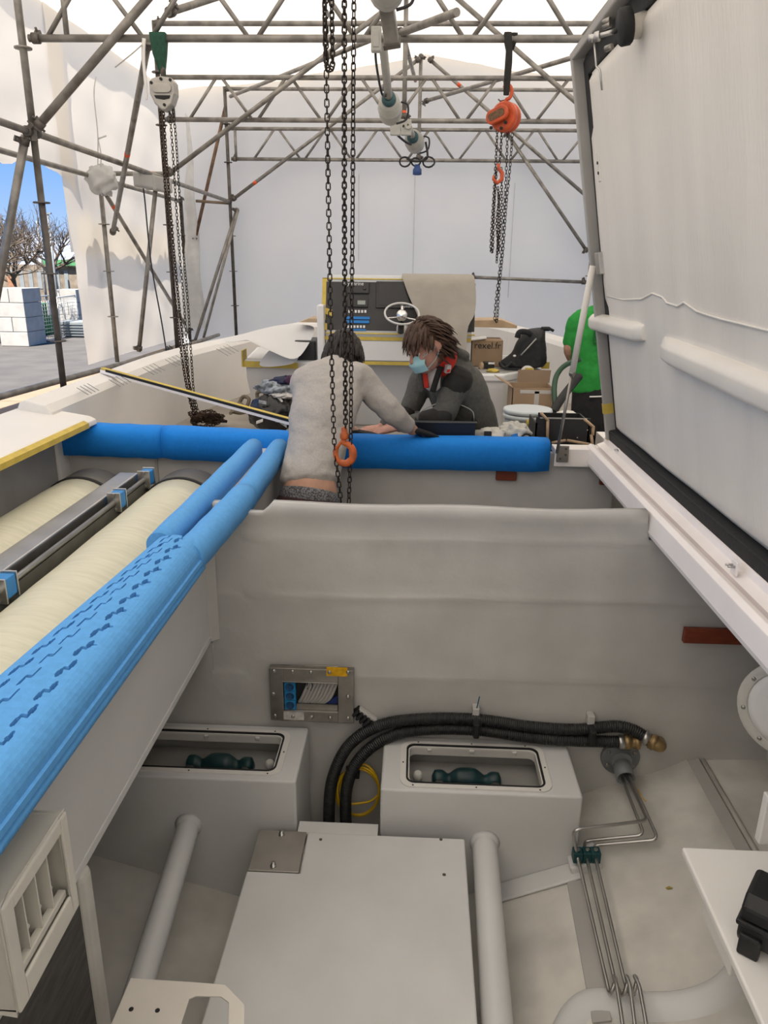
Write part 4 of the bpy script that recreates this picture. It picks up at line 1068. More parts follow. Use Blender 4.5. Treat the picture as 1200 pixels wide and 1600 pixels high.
for k in range(1,4):
    y = wy0+(wy1-wy0)*k/4; MB().box(X1-0.055,X1-0.006,y-0.0018,y+0.0018,wz0,wz1).build('slat','off_white',t)
MB().box(X1-0.02,X1-0.004,wy0,wy1,wz0-0.002,wz0+0.014).build('sill_bar','off_white',t,bevel=0.002)
for k in range(4):
    y = wy0+(wy1-wy0)*(k+0.5)/4; MB().tube([(X1-0.03,y-0.012,wz0+0.022),(X1-0.03,y+0.012,wz0+0.030)],0.007,8).build('white_peg','bright_white',t)
# perforated cream bracket plate at the lower left
t = thing('bracket_plate',(-0.5,1.2,-2.2),'flat cream bracket plate with a square cutout at the bottom edge','bracket')
bz = -1.60
Q = lambda px, py: aZ(px, py, bz)
mb = MB()
for poly in ([(204,1528),(300,1534),(296,1560),(283,1600),(262,1660),(148,1660)],[(300,1534),(352,1538),(345,1557),(306,1556),(296,1560)],[(352,1538),(382,1569),(382,1660),(356,1660),(357,1566),(345,1557)]):
    mb.prism([Q(*p)-V((0,0,0.004)) for p in reversed(poly)],(0,0,0.004))
mb.build('plate','bracket_cream',t,bevel=0.0012)
for px, py in ((205,1577),(246,1579)):
    p = Q(px,py); MB().lathe(p,(0,0,1),[(0.0055,-0.001),(0.0055,0.0008),(0.0035,0.0008)],12).build('hole_rim','rubber',t)
mb = MB(); p, q = Q(204,1530), Q(160,1640); mb.prism([p-V((0,0,0.003)),q-V((0,0,0.003)),q-V((0,0,0.75)),p-V((0,0,0.75))],(0.004,0,0)); mb.build('down_flange','bracket_cream',t)
# faint debris on the hull
mat('leaf',(0.35,0.26,0.05),0.8)
p = aH(1040,1388,0.004); MB().prism([p,p+V((0.012,0.004,0.004)),p+V((0.02,-0.008,0.008)),p+V((0.006,-0.006,0.002))],(0,0,0.003)).build('dry_leaf','leaf',label='tiny dry yellow leaf lying on the hull',cat='leaf')
# shallow channel along the chine
mb = MB(); mb.prism([(1.135,0.9,hullz(1.135)+0.003),(1.178,0.9,hullz(1.178)+0.006),(1.178,2.625,hullz(1.178)+0.006),(1.135,2.625,hullz(1.135)+0.003)],(0,0,0.004)); mb.build('trim_14','frame_grey',kind='structure')
mb = MB(); mb.tube([(1.196,0.9,hullz(1.2)),(1.196,2.625,hullz(1.2))],0.012,8); mb.build('trim_15','grey_hull',kind='structure')
# ================================================================== chain hoists
mat('chain_steel',(0.035,0.027,0.022),0.55,metal=0.6,var=0.4,vs=40)
mat('chain_rust',(0.05,0.028,0.018),0.6,metal=0.5,var=0.4,vs=40)
mat('hook_orange',(0.55,0.12,0.025),0.55,var=0.3,vs=30,bump=0.1,bs=80)
mat('hoist_orange',(0.58,0.085,0.02),0.45,var=0.25,vs=14)
mat('hoist_silver',(0.42,0.40,0.36),0.4,metal=0.5,var=0.15,vs=12)
mat('sling_green',(0.018,0.075,0.045),0.85,var=0.25,vs=30,bump=0.2,bs=120)
mat('sling_black',(0.025,0.024,0.021),0.85,var=0.25,vs=30,bump=0.2,bs=120)
def link_geom(p, d, b, n=14, m=6):
    """one link, long axis Z; p pitch, d wire diameter, b half width of the centre line"""
    hl = (p+d)/2-b; path = []
    for i in range(n):
        a = 2*math.pi*i/n
        path.append(V((b*math.cos(a), 0, b*math.sin(a)+(hl if math.sin(a) >= -1e-9 else -hl))))
    vs = []; fs = []
    for i, c in enumerate(path):
        t = (path[(i+1) % n]-path[i-1]).normalized(); a = V((0,1,0)); q = t.cross(a)
        for k in range(m):
            an = 2*math.pi*k/m; vs.append(c+(a*math.cos(an)+q*math.sin(an))*d/2)
        for k in range(m):
            fs.append((i*m+k, i*m+(k+1) % m, ((i+1) % n)*m+(k+1) % m, ((i+1) % n)*m+k))
    return vs, fs
def walk(pts, step):
    pts = [V(p) for p in pts]; out = [pts[0].copy()]; acc = 0.0
    for a, b in zip(pts, pts[1:]):
        L = (b-a).length; s = 0.0
        while L > 0 and acc+(L-s) >= step:
            s += step-acc; acc = 0.0; out.append(a.lerp(b, s/L))
        acc += L-s
    return out
def frames(pts, step, roll=0.4):
    w = walk(pts, step)
    for i, (a, b) in enumerate(zip(w, w[1:])):
        t = (b-a).normalized(); e = V((1,0,0)) if abs(t.x) < 0.9 else V((0,1,0))
        x = (e-t*e.dot(t)).normalized(); y = t.cross(x)
        an = roll+(math.pi/2 if i % 2 else 0)+0.12*math.sin(i*0.37)
        X = x*math.cos(an)+y*math.sin(an); Y = t.cross(X)
        yield (a+b)/2, Matrix((X, Y, t)).transposed()
def chain_joined(mb, pts, p, d, b, roll=0.4):
    vs, fs = link_geom(p, d, b, 10, 5)
    for c, R in frames(pts, p, roll):
        mb.add([c+R @ v for v in vs], fs, True)
_lm = {}
def chain_links(t, pts, p, d, b, matname, roll=0.4):
    key = (p, d, b)
    if key not in _lm:
        vs, fs = link_geom(p, d, b)
        me = bpy.data.meshes.new('chain_link'); me.from_pydata([tuple(v) for v in vs], [], fs)
        me.polygons.foreach_set('use_smooth', [True]*len(fs)); me.materials.append(M[matname]); _lm[key] = me
    for c, R in frames(pts, p, roll):
        o = bpy.data.objects.new('chain_link', _lm[key]); COL.objects.link(o)
        o.parent = t; o.location = c-ROOTLOC[t.name]; o.rotation_euler = R.to_euler()
# ---- centre hoist: body above the picture, three hanging strands and the orange hook
YH = 2.9
t = thing('chain_hoist',aY(542,790,YH),'chain hoist with an orange hook hanging before the man in grey','chain hoist','chain hoists')
A = lambda *q: [aY(x, y, YH) for x, y in q]
top = 1.22
def ext(pts): return [V((pts[0].x, pts[0].y, top))]+pts
chain_links(t, ext(A((538,0),(538,300),(539,500),(540,676))),0.0186,0.0062,0.0073,'chain_steel',0.15)
chain_links(t, ext(A((509,0),(510,120),(513,300),(517,520),(522,690),(533,786))),0.0222,0.0050,0.0076,'chain_steel',0.1)
chain_links(t, ext(A((553,0),(552,140),(551,330),(549,520),(548,690),(545,787))),0.0222,0.0050,0.0076,'chain_steel',0.9)
chain_links(t, ext(A((507,0),(508,70),(510,100),(513,111),(518,109),(520,98),(519,60),(518,0)))+[V((aY(518,0,YH).x,YH,top))],0.0186,0.0062,0.0073,'chain_steel',0.5)
# hook
c = aY(538,704,YH)
MB().lathe(c+V((0,0,0.058)),(0,0,1),[(0.012,-0.012),(0.017,-0.008),(0.017,0.010),(0.012,0.016),(0.012,0.03),(0.007,0.038)],14).build('swivel','hook_orange',t)
hk = []
for i in range(22):
    a = math.radians(100-i*(325/21.0)); r = 0.037
    hk.append(c+V((r*math.cos(a)*0.95, 0, r*math.sin(a)*1.12-0.012)))
hk = [c+V((0.0,0,0.05))]+hk
rad = [0.011]+[0.0105+0.0055*math.sin(math.pi*min(1, i/16.0)) for i in range(20)]+[0.0095,0.007]
MB().tube(hk, rad, 12, flat=0.75).build('hook','hook_orange',t)
MB().tube([c+V((-0.004,0,0.045)),c+V((-0.022,-0.002,0.022)),c+V((-0.037,-0.002,-0.006))],[0.006,0.0065,0.005],8).build('latch','hook_orange',t)
MB().lathe((c.x,YH-0.06,top+0.10),(0,1,0),[(0.05,0),(0.10,0.01),(0.11,0.04),(0.11,0.09),(0.10,0.115),(0.05,0.12)],24).build('body','hoist_orange',t)
MB().tube([(c.x,YH,top+0.20),(c.x,YH,top+0.28)],0.012,10).build('top_eye','hook_orange',t)
# ---- silver hoist on the left with its green sling
Y1 = BAY[0]
c = aY(257,146,Y1-0.02)
t = thing('chain_hoist',aY(315,660,5.65),'silver chain hoist with long dark chains reaching down to the cockpit floor','chain hoist','chain hoists')
sh = [(-0.088,0.055),(-0.07,0.085),(0.0,0.10),(0.07,0.088),(0.088,0.06),(0.088,-0.01),(0.06,-0.075),(0.012,-0.115),(-0.012,-0.115),(-0.06,-0.072),(-0.088,-0.01)]
MB().prism([(c.x+x,c.y-0.055,c.z+z) for x, z in reversed(sh)],(0,0.11,0)).build('body','hoist_silver',t,bevel=0.012,seg=3)
MB().prism([(x,c.y-0.068,z) for x, z in rrect(c.x,c.z+0.022,0.068,0.03,0.028)][::-1],(0,0.014,0)).build('name_plate','hoist_silver',t,bevel=0.004)
MB().prism([(c.x+x,c.y-0.060,c.z+z) for x, z in ((-0.058,-0.022),(0.058,-0.022),(0.05,-0.042),(0.01,-0.05),(-0.045,-0.042))][::-1],(0,0.008,0)).build('dark_band','rubber',t,bevel=0.003)
for x, z in ((-0.07,0.055),(0.0,0.078),(0.065,0.072),(0.012,-0.082)):
    MB().cyl((c.x+x,c.y-0.066,c.z+z),(c.x+x,c.y-0.054,c.z+z),0.010,8).build('bolt','rubber',t)
MB().tube([c+V((-0.005,0,0.09)),c+V((-0.002,0,0.14)),c+V((0.01,0,0.16))],0.016,10).build('top_hook','galv_dark',t)
mb = MB(); B = lambda q: [aY(x, y, Y) for x, y, Y in q]
for dx, ro in ((0,0.2),(5,0.8)):
    chain_joined(mb, catmull(B([(250+dx,170,Y1),(255+dx,250,Y1),(263+dx,350,Y1-0.05),(272+dx,450,Y1-0.1),(282+dx,540,Y1-0.15),(293+dx,610,Y1-0.2),(306+dx,658,Y1-0.22)]),8),0.021,0.0075,0.0088,ro)
mb.build('load_chain','chain_rust',t,kind='stuff')
mb = MB()
for dx, ro in ((0,0.1),(6,0.7)):
    chain_joined(mb, catmull(B([(264+dx,166,Y1),(269+dx,220,Y1),(274+dx,300,Y1),(281+dx,400,Y1-0.05),(288+dx,480,Y1-0.1),(293+dx,560,Y1-0.15),(298+dx,620,Y1-0.2),(310+dx,662,Y1-0.22)]),8),0.0235,0.0055,0.0085,ro)
mb.build('hand_chain','chain_steel',t,kind='stuff')
mb = MB(); rnd = random.Random(5); pc = aZ(327,664,-1.13)
for k in range(5):
    pts = []
    for i in range(14):
        a = i*0.9+k; r = rnd.uniform(0.02,0.11)
        pts.append(pc+V((r*math.cos(a)*1.3, r*math.sin(a), rnd.uniform(0,0.05)+0.012*k)))
    chain_joined(mb, catmull(pts,4),0.021,0.0075,0.0088,k)
mb.build('chain_pile','chain_rust',t,kind='stuff')
def sling(name, label, m, bands, Y):
    t = thing(name,aY(*bands[0][-1][:2],Y),label,'sling','lifting slings on the nearest girder')
    for k, b in enumerate(bands):
        # each band: (px, py, half width px) from the tube down, doubled behind
        mb = MB(); rs = []
        for (px, py, hw) in b:
            p = aY(px, py, Y); w = hw/203.0; dy = 0.035*min(1, (b[-1][1]-py)/60.0+0.15)
            rs.append([p+V((-w,-dy,0)),p+V((0,-dy-0.006,0)),p+V((w,-dy,0)),p+V((w,dy,0)),p+V((0,dy+0.006,0)),p+V((-w,dy,0))])
        mb.rings(rs, True); mb.build('band', m, t, bevel=0.004)
    return t
sling('green_sling','wide green lifting sling carrying the silver hoist','sling_green',[[(242,52,6.5),(243,60,6.5),(246,85,5.5),(251,108,3.5),(256,122,2.2)],[(253,52,6.5),(253.5,62,6.5),(254.5,88,5),(255.5,110,3),(257,122,2.2)]],Y1)
# ---- orange hoist on the right with its black sling
c = aY(787,183,Y1)
t = thing('chain_hoist',aY(776,503,Y1),'orange chain hoist hanging right of the lamps with a tangle of chains','chain hoist','chain hoists')
axd = V((-0.55,-0.83,0)).normalized(); sd = V((0.83,-0.55,0)).normalized()
MB().lathe(c+axd*-0.07+V((0.01,0,0)),axd,[(0.05,0),(0.092,0.006),(0.098,0.02),(0.098,0.05),(0.09,0.055),(0.09,0.062),(0.098,0.068),(0.098,0.10),(0.085,0.112)],26).build('drum','hoist_orange',t)
ov = rrect(0,0,0.085,0.048,0.046)
tl = math.radians(18)
o = c+axd*0.045+V((-0.015,0,0.005))
MB().prism([o+sd*(x*math.cos(tl)-z*math.sin(tl))+V((0,0,1))*(x*math.sin(tl)+z*math.cos(tl)) for x, z in ov],axd*0.035).build('gear_cover','hoist_orange',t,bevel=0.01,seg=3)
ov = rrect(0,0,0.062,0.024,0.02)
MB().prism([o+axd*0.034+sd*(x*math.cos(tl)-z*math.sin(tl))+V((0,0,1))*(x*math.sin(tl)+z*math.cos(tl)) for x, z in ov],axd*0.005).build('name_plate',mat('plate_brown',(0.16,0.08,0.03),0.5,var=0.5,vs=60),t)
for x, z in ((-0.05,-0.075),(0.03,-0.085),(0.06,-0.05)):
    q = o+sd*x+V((0,0,z)); MB().cyl(q,q+axd*0.012,0.011,8).build('bolt','rubber',t)
hk = [c+V((0.0,0,0.09)),c+V((0.012,0,0.11))]+[c+V((0.012+0.034*math.sin(math.radians(a)),0,0.155-0.045*math.cos(math.radians(a)))) for a in range(30,250,20)]
MB().tube(hk,[0.012]+[0.013]*(len(hk)-3)+[0.01,0.006],10).build('top_hook','hoist_orange',t)
MB().tube([c+V((0.0,0,0.105)),c+V((-0.03,0,0.10)),c+V((-0.045,0,0.112))],0.005,6).build('latch','galv_dark',t)
mb = MB()
def ch(q, ro=0.3, p=0.020, d=0.006, b=0.008): chain_joined(mb, catmull([aY(x, y, Y1+e) for x, y, e in q],8),p,d,b,ro)
ch([(777,203,0),(775,250,0),(770,330,0),(767,385,0),(768,393,0),(770,388,0),(772,330,0),(776,262,0)])
ch([(784,203,0),(782,240,0),(779,262,0)])
ch([(778,292,0),(780,340,0),(777,390,0.02),(776,412,0)],0.9)
ch([(783,262,0.02),(784,320,0),(780,380,0),(778,400,0)],0.2)
ch([(781,300,-0.02),(776,350,0),(780,395,0)],0.5)
mb.build('load_chain','chain_rust',t,kind='stuff')
mb = MB()
ch([(793,203,0),(791,270,0),(787,340,0),(783,400,0),(775,470,0),(773,497,0),(775,503,0),(777,498,0),(780,450,0),(786,390,0),(791,320,0),(797,260,0),(801,203,0)],0.4,0.0235,0.0052,0.0085)
mb.build('hand_chain','chain_steel',t,kind='stuff')
q = aY(778,268,Y1-0.02)
MB().tube([q+V((0,0,0.05)),q+V((0.005,0,0.02)),q+V((0.03,0,-0.01)),q+V((0.03,0,-0.05)),q+V((0.0,0,-0.075)),q+V((-0.03,0,-0.05)),q+V((-0.03,0,-0.025))],[0.012,0.013,0.015,0.015,0.014,0.011,0.006],10).build('load_hook','hoist_orange',t)
sling('black_sling','narrow black lifting sling carrying the orange hoist','sling_black',[[(793,52,5),(793.5,62,5),(795.5,78,4),(794.5,100,4.5),(792,130,4.5),(791,149,4)],[(803,52,5),(802.5,62,5),(799,78,3.5)]],Y1)
# ================================================================== cockpit
mat('dash_black',(0.035,0.033,0.031),0.55,var=0.12,vs=10)
mat('device_black',(0.012,0.012,0.012),0.35)
mat('lcd',(0.30,0.33,0.29),0.3)
mat('white_print',(0.75,0.74,0.72),0.6)
mat('tape_blue',(0.02,0.20,0.55),0.7)
mat('chrome',(0.75,0.75,0.74),0.15,metal=1.0)
mat('console_grey',(0.52,0.53,0.53),0.5,var=0.03)
mat('console_white',(0.76,0.75,0.73),0.5,var=0.03)
mat('kraft_grey',(0.33,0.30,0.25),0.8,var=0.06,vs=10,bump=0.25,bs=14)
mat('cardboard',(0.36,0.25,0.155),0.8,var=0.08,vs=10)
mat('cardboard_dark',(0.24,0.165,0.105),0.8,var=0.08,vs=10)
mat('print_black',(0.03,0.025,0.02),0.7)
mat('nylon_black',(0.010,0.010,0.011),0.7,var=0.3,vs=30,bump=0.4,bs=60)
mat('black_plastic_bag',(0.008,0.008,0.009),0.25,bump=0.6,bs=22)
mat('cloth_white',(0.62,0.60,0.53),0.85,bump=0.3,bs=30,var=0.08,vs=20)
mat('cloth_check',(0.30,0.33,0.36),0.85,var=0.6,vs=40,bump=0.3,bs=60)
mat('cloth_navy',(0.012,0.015,0.05),0.85,var=0.4,vs=30)
mat('cloth_plum',(0.06,0.02,0.05),0.85)
mat('rope',(0.20,0.165,0.12),0.9,bump=0.5,bs=150)
mat('crate_navy',(0.012,0.014,0.022),0.4)
mat('bucket',(0.62,0.68,0.70),0.3,alpha=0.55)
mat('hose_green',(0.008,0.05,0.02),0.45)
mat('wood_pale',(0.56,0.40,0.25),0.65,var=0.15,vs=8,stretch=(1,8,1))
mat('wood_strip',(0.50,0.35,0.22),0.65,var=0.1,vs=20)
mat('tape_clear',(0.55,0.52,0.48),0.35)
# ---- helm console
CY = 5.5
t = thing('helm_console',(-0.14,5.7,-1.15),'helm console with black instrument panel edged in yellow tape','console')
xl, xr = -0.665, 0.385
prof = [(5.66,-1.15),(5.60,-0.665),(5.50,-0.645),(5.50,-0.475),(5.49,-0.455),(5.60,-0.075),(5.63,-0.055),(6.15,-0.05),(6.15,-1.15)]
MB().prism([(xl,y,z) for y, z in prof][::-1],(xr-xl,0,0)).build('body','console_grey',t,bevel=0.012)
DO = V((0,5.49,-0.455)); DV = V((0,0.11,0.38)).normalized(); DN = V((0,-0.38,0.11)).normalized(); DX = V((1,0,0))
def dp(px, py, n=0.0):
    o = DO+DN*n; r = ray(px, py); k = o.dot(DN)/r.dot(DN); p = r*k-DO; return p.x, p.dot(DV)
def dbox(p, q, n0, n1, name, m, par, bev=0.003):
    (x0, v1), (x1, v0) = dp(*p), dp(*q)
    return MB().obox(DO,DX,DV,DN,(x0,x1),(v0,v1),(n0,n1)).build(name,m,par,bevel=bev)
pan = dbox((510,440),(741,519),0.0,0.006,'instrument_panel','dash_black',t)
for p, q in (((504,434),(742,439)),((504,434),(510,500)),((510,519),(742,525))): dbox(p,q,0.0,0.004,'yellow_tape','masking_yellow',t,0.0)
for z in (-0.482,-0.655): MB().box(xl,xr,5.494,5.499,z-0.012,z+0.012).build('yellow_tape','masking_yellow',t)
MB().box(xl+0.01,xr,5.492,5.499,-0.635,-0.50).build('front_band','console_white',t)
MB().box(xl-0.05,xl-0.001,5.44,5.60,-1.1,-0.25).build('side_post','console_white',t,bevel=0.01)
dbox((497,480),(506,492),0.002,0.008,'tape_piece','masking_yellow',t); dbox((499,505),(511,516),0.002,0.008,'tape_piece','masking_yellow',t)
(x0, v0) = dp(512,487)
MB().obox(DO+DX*x0+DV*v0,V((0.93,0,-0.3)).normalized(),DV,DN,(-0.07,0.09),(-0.022,0.022),(0.006,0.009)).build('tape_piece','masking_yellow',t)
d1 = dbox((543,441),(577,460),0.006,0.02,'display_cover','device_black',pan,0.006)
(tx, tv) = dp(552,444.5); text('maker_name','Raymarine',DO+DX*tx+DV*tv+DN*0.022,DX,DV,0.036,'white_print',pan)
MB().lathe(DO+DX*dp(570,452)[0]+DV*dp(570,452)[1]+DN*0.02,DN,[(0.012,0),(0.012,0.004),(0.004,0.006)],12).build('knob','dash_black',pan)
dbox((543,468),(575,481),0.006,0.018,'gauge','device_black',pan,0.004); dbox((559,470.5),(571,477),0.018,0.020,'gauge_screen','lcd',pan,0.001)
dbox((588,440),(648,483),0.006,0.016,'chart_screen','device_black',pan,0.006); dbox((592,444),(646,479),0.016,0.018,'screen_glass',mat('screen',(0.015,0.015,0.016),0.2),pan,0.001)
for k in range(6):
    dbox((544.5+k*5,485),(547.5+k*5,489.5),0.006,0.014,'switch','white_print',pan,0.001)
    dbox((542.5+k*5,509),(545.5+k*5,513),0.006,0.014,'switch','white_print',pan,0.001)
for p, q in (((541,495),(578,500)),((541,501),(577,506))): dbox(p,q,0.008,0.016,'blue_tape','tape_blue',pan,0.002)
dbox((543,514),(572,517),0.006,0.009,'blue_tape','tape_blue',pan,0.001)
# steering wheel
wc = aY(628,490,5.33); wn = V((0.05,-0.55,0.83)).normalized(); we = V((1,0,0.0)); we = (we-wn*we.dot(wn)).normalized(); wg = wn.cross(we)
wh = thing('steering_wheel',wc,'small chrome steering wheel on the helm console','steering wheel')
R = 0.118
MB().tube([wc+(we*math.cos(a*math.pi/24)+wg*math.sin(a*math.pi/24))*R for a in range(48)],0.0075,10,closed=True).build('rim',mat('rim_grey',(0.55,0.54,0.52),0.35,metal=0.3),wh)
for a in (90,210,330):
    d = we*math.cos(math.radians(a))+wg*math.sin(math.radians(a))
    MB().tube([wc-wn*0.02+d*0.02,wc-wn*0.012+d*0.07,wc+d*R],[0.012,0.010,0.006],8,flat=0.5).build('spoke','chrome',wh)
MB().lathe(wc-wn*0.04,wn,[(0.035,0),(0.042,0.02),(0.038,0.045),(0.022,0.058),(0.002,0.062)],20).build('hub','chrome',wh)
MB().tube([wc-wn*0.03,wc-wn*0.16],0.022,12).build('column','device_black',wh)
p = aY(629,514,5.47); MB().lathe(p,DN,[(0.045,0),(0.045,0.008),(0.03,0.016),(0.012,0.018)],18).build('base_flange',M['rim_grey'],wh)
(tx, tv) = dp(637,480); text('maker_name','Raymarine',DO+DX*tx+DV*tv+DN*0.02,DX,DV,0.024,'white_print',t)
# kraft paper draped over the right of the console
g = []
L = [(627,429),(631,440),(636,456),(645,476),(656,500),(665,525),(672,545),(676,560)]
Rr = [(741,430),(743,445),(744,465),(743,485),(740,497),(731,506),(729,530),(728,560)]
rows = [[V((aY(L[0][0],429,5.62).x+(0.40-aY(L[0][0],429,5.62).x)*j/8, 5.95, -0.035)) for j in range(9)]]
for i in range(8):
    row = []
    for j in range(9):
        k = j/8; px = L[i][0]+(Rr[i][0]-L[i][0])*k; py = L[i][1]+(Rr[i][1]-L[i][1])*k
        Yd = 5.60 if i == 0 else 5.585-0.040*i+0.010*math.sin(i*1.3+j*0.9)
        row.append(aY(px, py, min(Yd, 5.585)-0.02))
    rows.append(row)
mb = MB(); mb.sheet(rows, 0.002); mb.build('kraft_paper','kraft_grey',label='grey kraft paper draped over the right of the helm console',cat='paper',sub=1)
# boards beside the console
p, q = aY(738,501,5.9), aY(808,513,5.9)
MB().prism([(0.388,5.9,p.z),(q.x-0.12,5.9,p.z+0.01),(q.x,5.9,q.z+0.02),(q.x,5.9,q.z),(0.388,5.9,q.z+0.005)],(0,0.35,0)).build('wood_board','wood_pale',label='pale wooden board lying right of the console behind the orange hoist chain',cat='board',bevel=0.004)
p, q = aY(466,497,5.85), aY(498,504,5.85)
MB().prism([(p.x,5.85,q.z),(p.x+0.08,5.85,p.z),(-0.667,5.85,p.z),(-0.667,5.85,q.z)],(0,0.3,0)).build('wood_board','wood_pale',label='pale wooden board left of the console above the white sheets',cat='board',bevel=0.004)
for nm, lab, x0_, x1_, y0_, y1_, zt in (('seat_locker','white moulded seat locker right of the console with taped edges',0.40,0.93,5.35,6.6,-0.70),('seat_locker','white moulded seat locker left of the console with yellow tape',-1.40,-0.73,5.60,6.6,-0.665)):
    t = thing(nm,((x0_+x1_)/2,(y0_+y1_)/2,-1.15),lab,'locker','moulded seat lockers beside the console')
    if x0_ > 0:
        mb = MB(); pl = [(x0_,y1_),(x0_,y0_-0.02),(x0_+0.22,y0_),(x0_+0.33,y0_+0.15),(x1_,y0_+0.15),(x1_,y1_)]
    else:
        mb = MB(); pl = [(x0_,y1_),(x0_+0.10,y0_+0.05),(x0_+0.50,y0_),(x1_,y0_-0.05),(x1_,y1_)]
    n = len(pl); cx, cy = sum(p[0] for p in pl)/n, sum(p[1] for p in pl)/n
    sc = lambda k, z: [V((cx+(x-cx)*k, cy+(y-cy)*k, z)) for x, y in pl]
    mb.rings([sc(0.80,-1.15),sc(0.86,-1.0),sc(0.95,-0.80),sc(0.96,zt-0.05)][::1],True,False,False); mb.build('base','console_white' if x0_ > 0 else 'moulding',t,bevel=0.01)
    mb = MB(); mb.rings([sc(0.965,zt-0.055),sc(1.0,zt-0.05),sc(1.0,zt-0.012),sc(0.985,zt)],True,False,False); mb.build('seat_rim','console_white',t,bevel=0.008)
    mb = MB(); mb.rings([sc(0.90,zt+0.0005),sc(0.90,zt+0.003)],True,False,False); mb.build('seat_top','frame_grey' if x0_ > 0 else 'moulding',t)
    if x0_ < 0:
        MB().obox((x0_+0.10,y0_+0.045,zt-0.03),V((0.40,-0.05,0)).normalized(),(0,0,1),(0,-1,0),(0,0.42),(-0.022,0.022),(0.0,0.012)).build('yellow_tape','masking_yellow',t)
        MB().obox((x0_+0.10,y0_+0.045,zt-0.03),V((0,0,1)),(0,1,0),(-1,0,0),(-0.02,0.10),(-0.02,0.12),(0.0,0.01)).build('yellow_tape','masking_yellow',t)
    else:
        q = aY(824,581,5.45); MB().ell(q,0.05,0.05,0.045,12,8).build('taped_corner','cloth_white',t); MB().obox(q+V((0.005,-0.05,0.015)),(1,0,0),(0,0,1),(0,-1,0),(-0.03,0.03),(-0.015,0.02),(0,0.004)).build('yellow_tape','masking_yellow',t)
        q = aY(852,572,5.7); MB().obox(q,(1,0,0),(0,0,1),(0,-1,0),(-0.03,0.03),(-0.02,0.03),(0,0.004)).build('yellow_tape','masking_yellow',t)
# white sheets thrown over the port locker
def sheet_px(name, rows, label, m='white_plastic', th=0.0015, sub=2, cat='sheet', **k):
    mb = MB(); mb.sheet([[aY(*p) for p in r] for r in rows], th); return mb.build(name, m, label=label, cat=cat, sub=sub, **k)
SGp = 'white sheets left of the console'
sheet_px('white_sheet',[[(343,532,5.35),(372,524,5.5),(410,513,5.9),(445,506,6.2)],[(362,536,5.3),(385,527,5.5),(425,515,5.9),(468,507,6.1)],[(384,530,5.3),(410,533,5.45),(440,530,5.7),(494,508,6.0)],[(392,533,5.3),(425,545,5.35),(445,552,5.45),(490,524,5.75)],[(405,541,5.3),(430,551,5.35),(462,567,5.40),(478,545,5.55)]],'larger bright white sheet curling over the gunwale and locker',group=SGp)
sheet_px('white_sheet',[[(424,541,5.50),(445,545,5.55),(470,550,5.6)],[(412,558,5.48),(440,558,5.50),(466,560,5.5)],[(399,574,5.46),(430,573,5.46),(461,569,5.46)]],'smaller pale sheet lying under the larger one on the yellow taped edge',group=SGp)
p = aY(488,545,5.75); MB().obox(p,(1,0,0),(0,1,0),(0,0,1),(-0.12,0.04),(-0.1,0.2),(-0.11,0.07)).build('black_box','device_black',label='black box in the shade between sheets and console',cat='box',bevel=0.01)
# long two-tone profile across the tank bay corner
a, b = aZ(160,577,-0.615), aY(472,662,3.93)
d = (b-a).normalized(); s = d.cross(V((0,0,1))).normalized()
t = thing('long_profile',b,'long white and yellow profile leaning from the gunwale to the man in grey','profile')
MB().obox(a,d,s,s.cross(d),(0,(b-a).length),(-0.015,0.015),(0.0,0.012)).build('yellow_strip','masking_yellow',t,bevel=0.002)
MB().obox(a,d,s,s.cross(d),(0,(b-a).length),(-0.018,0.02),(-0.022,0.0)).build('white_strip','coaming_white',t,bevel=0.003)
MB().obox(a,d,s,s.cross(d),(0.05,(b-a).length),(0.015,0.022),(-0.004,0.010)).build('groove_strip','rubber',t)
# dark bag with clothes
t = thing('rubbish_bag',aY(425,672,4.95),'black shiny rubbish bag on the cockpit floor behind the man in grey','bag')
MB().rings(crumple(aY(428,645,5.0),0.17,0.16,0.13,0.10,11),False).build('bag','black_plastic_bag',t)
for k in range(7):
    r_ = random.Random(k); q = aY(400+r_.uniform(0,45),625+r_.uniform(0,40),4.86); MB().obox(q,V((0.8,0,r_.uniform(-0.6,0.6))).normalized(),(0,0.4,0.9),(0,-1,0.3),(-0.025,0.025),(-0.010,0.012),(0.0,0.012)).build('label_scrap','label_white' if k % 2 else 'cloth_check',t,bevel=0.003)
t = thing('clothes_heap',aY(440,612,5.1),'heap of checked and navy clothes on top of the rubbish bag','clothes')
MB().rings(crumple(aY(437,606,5.08),0.15,0.12,0.055,0.18,4),False).build('checked_shirt','cloth_check',t)
MB().rings(crumple(aY(448,596,5.1),0.11,0.10,0.035,0.15,9),False).build('navy_jumper','cloth_navy',t)
MB().rings(crumple(aY(455,594,5.02),0.045,0.05,0.03,0.15,2),False).build('plum_sleeve','cloth_plum',t)
MB().rings(crumple(aY(440,618,4.98),0.09,0.05,0.02,0.2,6),False).build('grey_cloth','label_white',t)
MB().tube(catmull([aY(427,617,4.94),aY(436,622,4.94),aY(443,632,4.92)],5),0.010,8).build('white_cord','label_white',t)
t = thing('rope_coil',aZ(388,640,-1.15),'loose brown rope coiled beside the rubbish bag','rope')
mb = MB(); mb.tube(catmull([aY(372,634,5.5),aY(380,620,5.5),aY(389,624,5.45),aY(384,636,5.45),(aY(374,630,5.5)),aY(392,640,5.4),aY(402,628,5.35),aY(402,614,5.35),aY(412,612,5.3),aY(414,622,5.3),aY(404,636,5.3),aY(376,645,5.35),aY(362,642,5.4)],6),0.014,8); mb.build('strand','rope',t)
MB().tube(catmull([aY(360,646,5.3),aY(366,643,5.35),aY(380,644,5.3)],6),0.012,8).build('rope_end','rope',t)
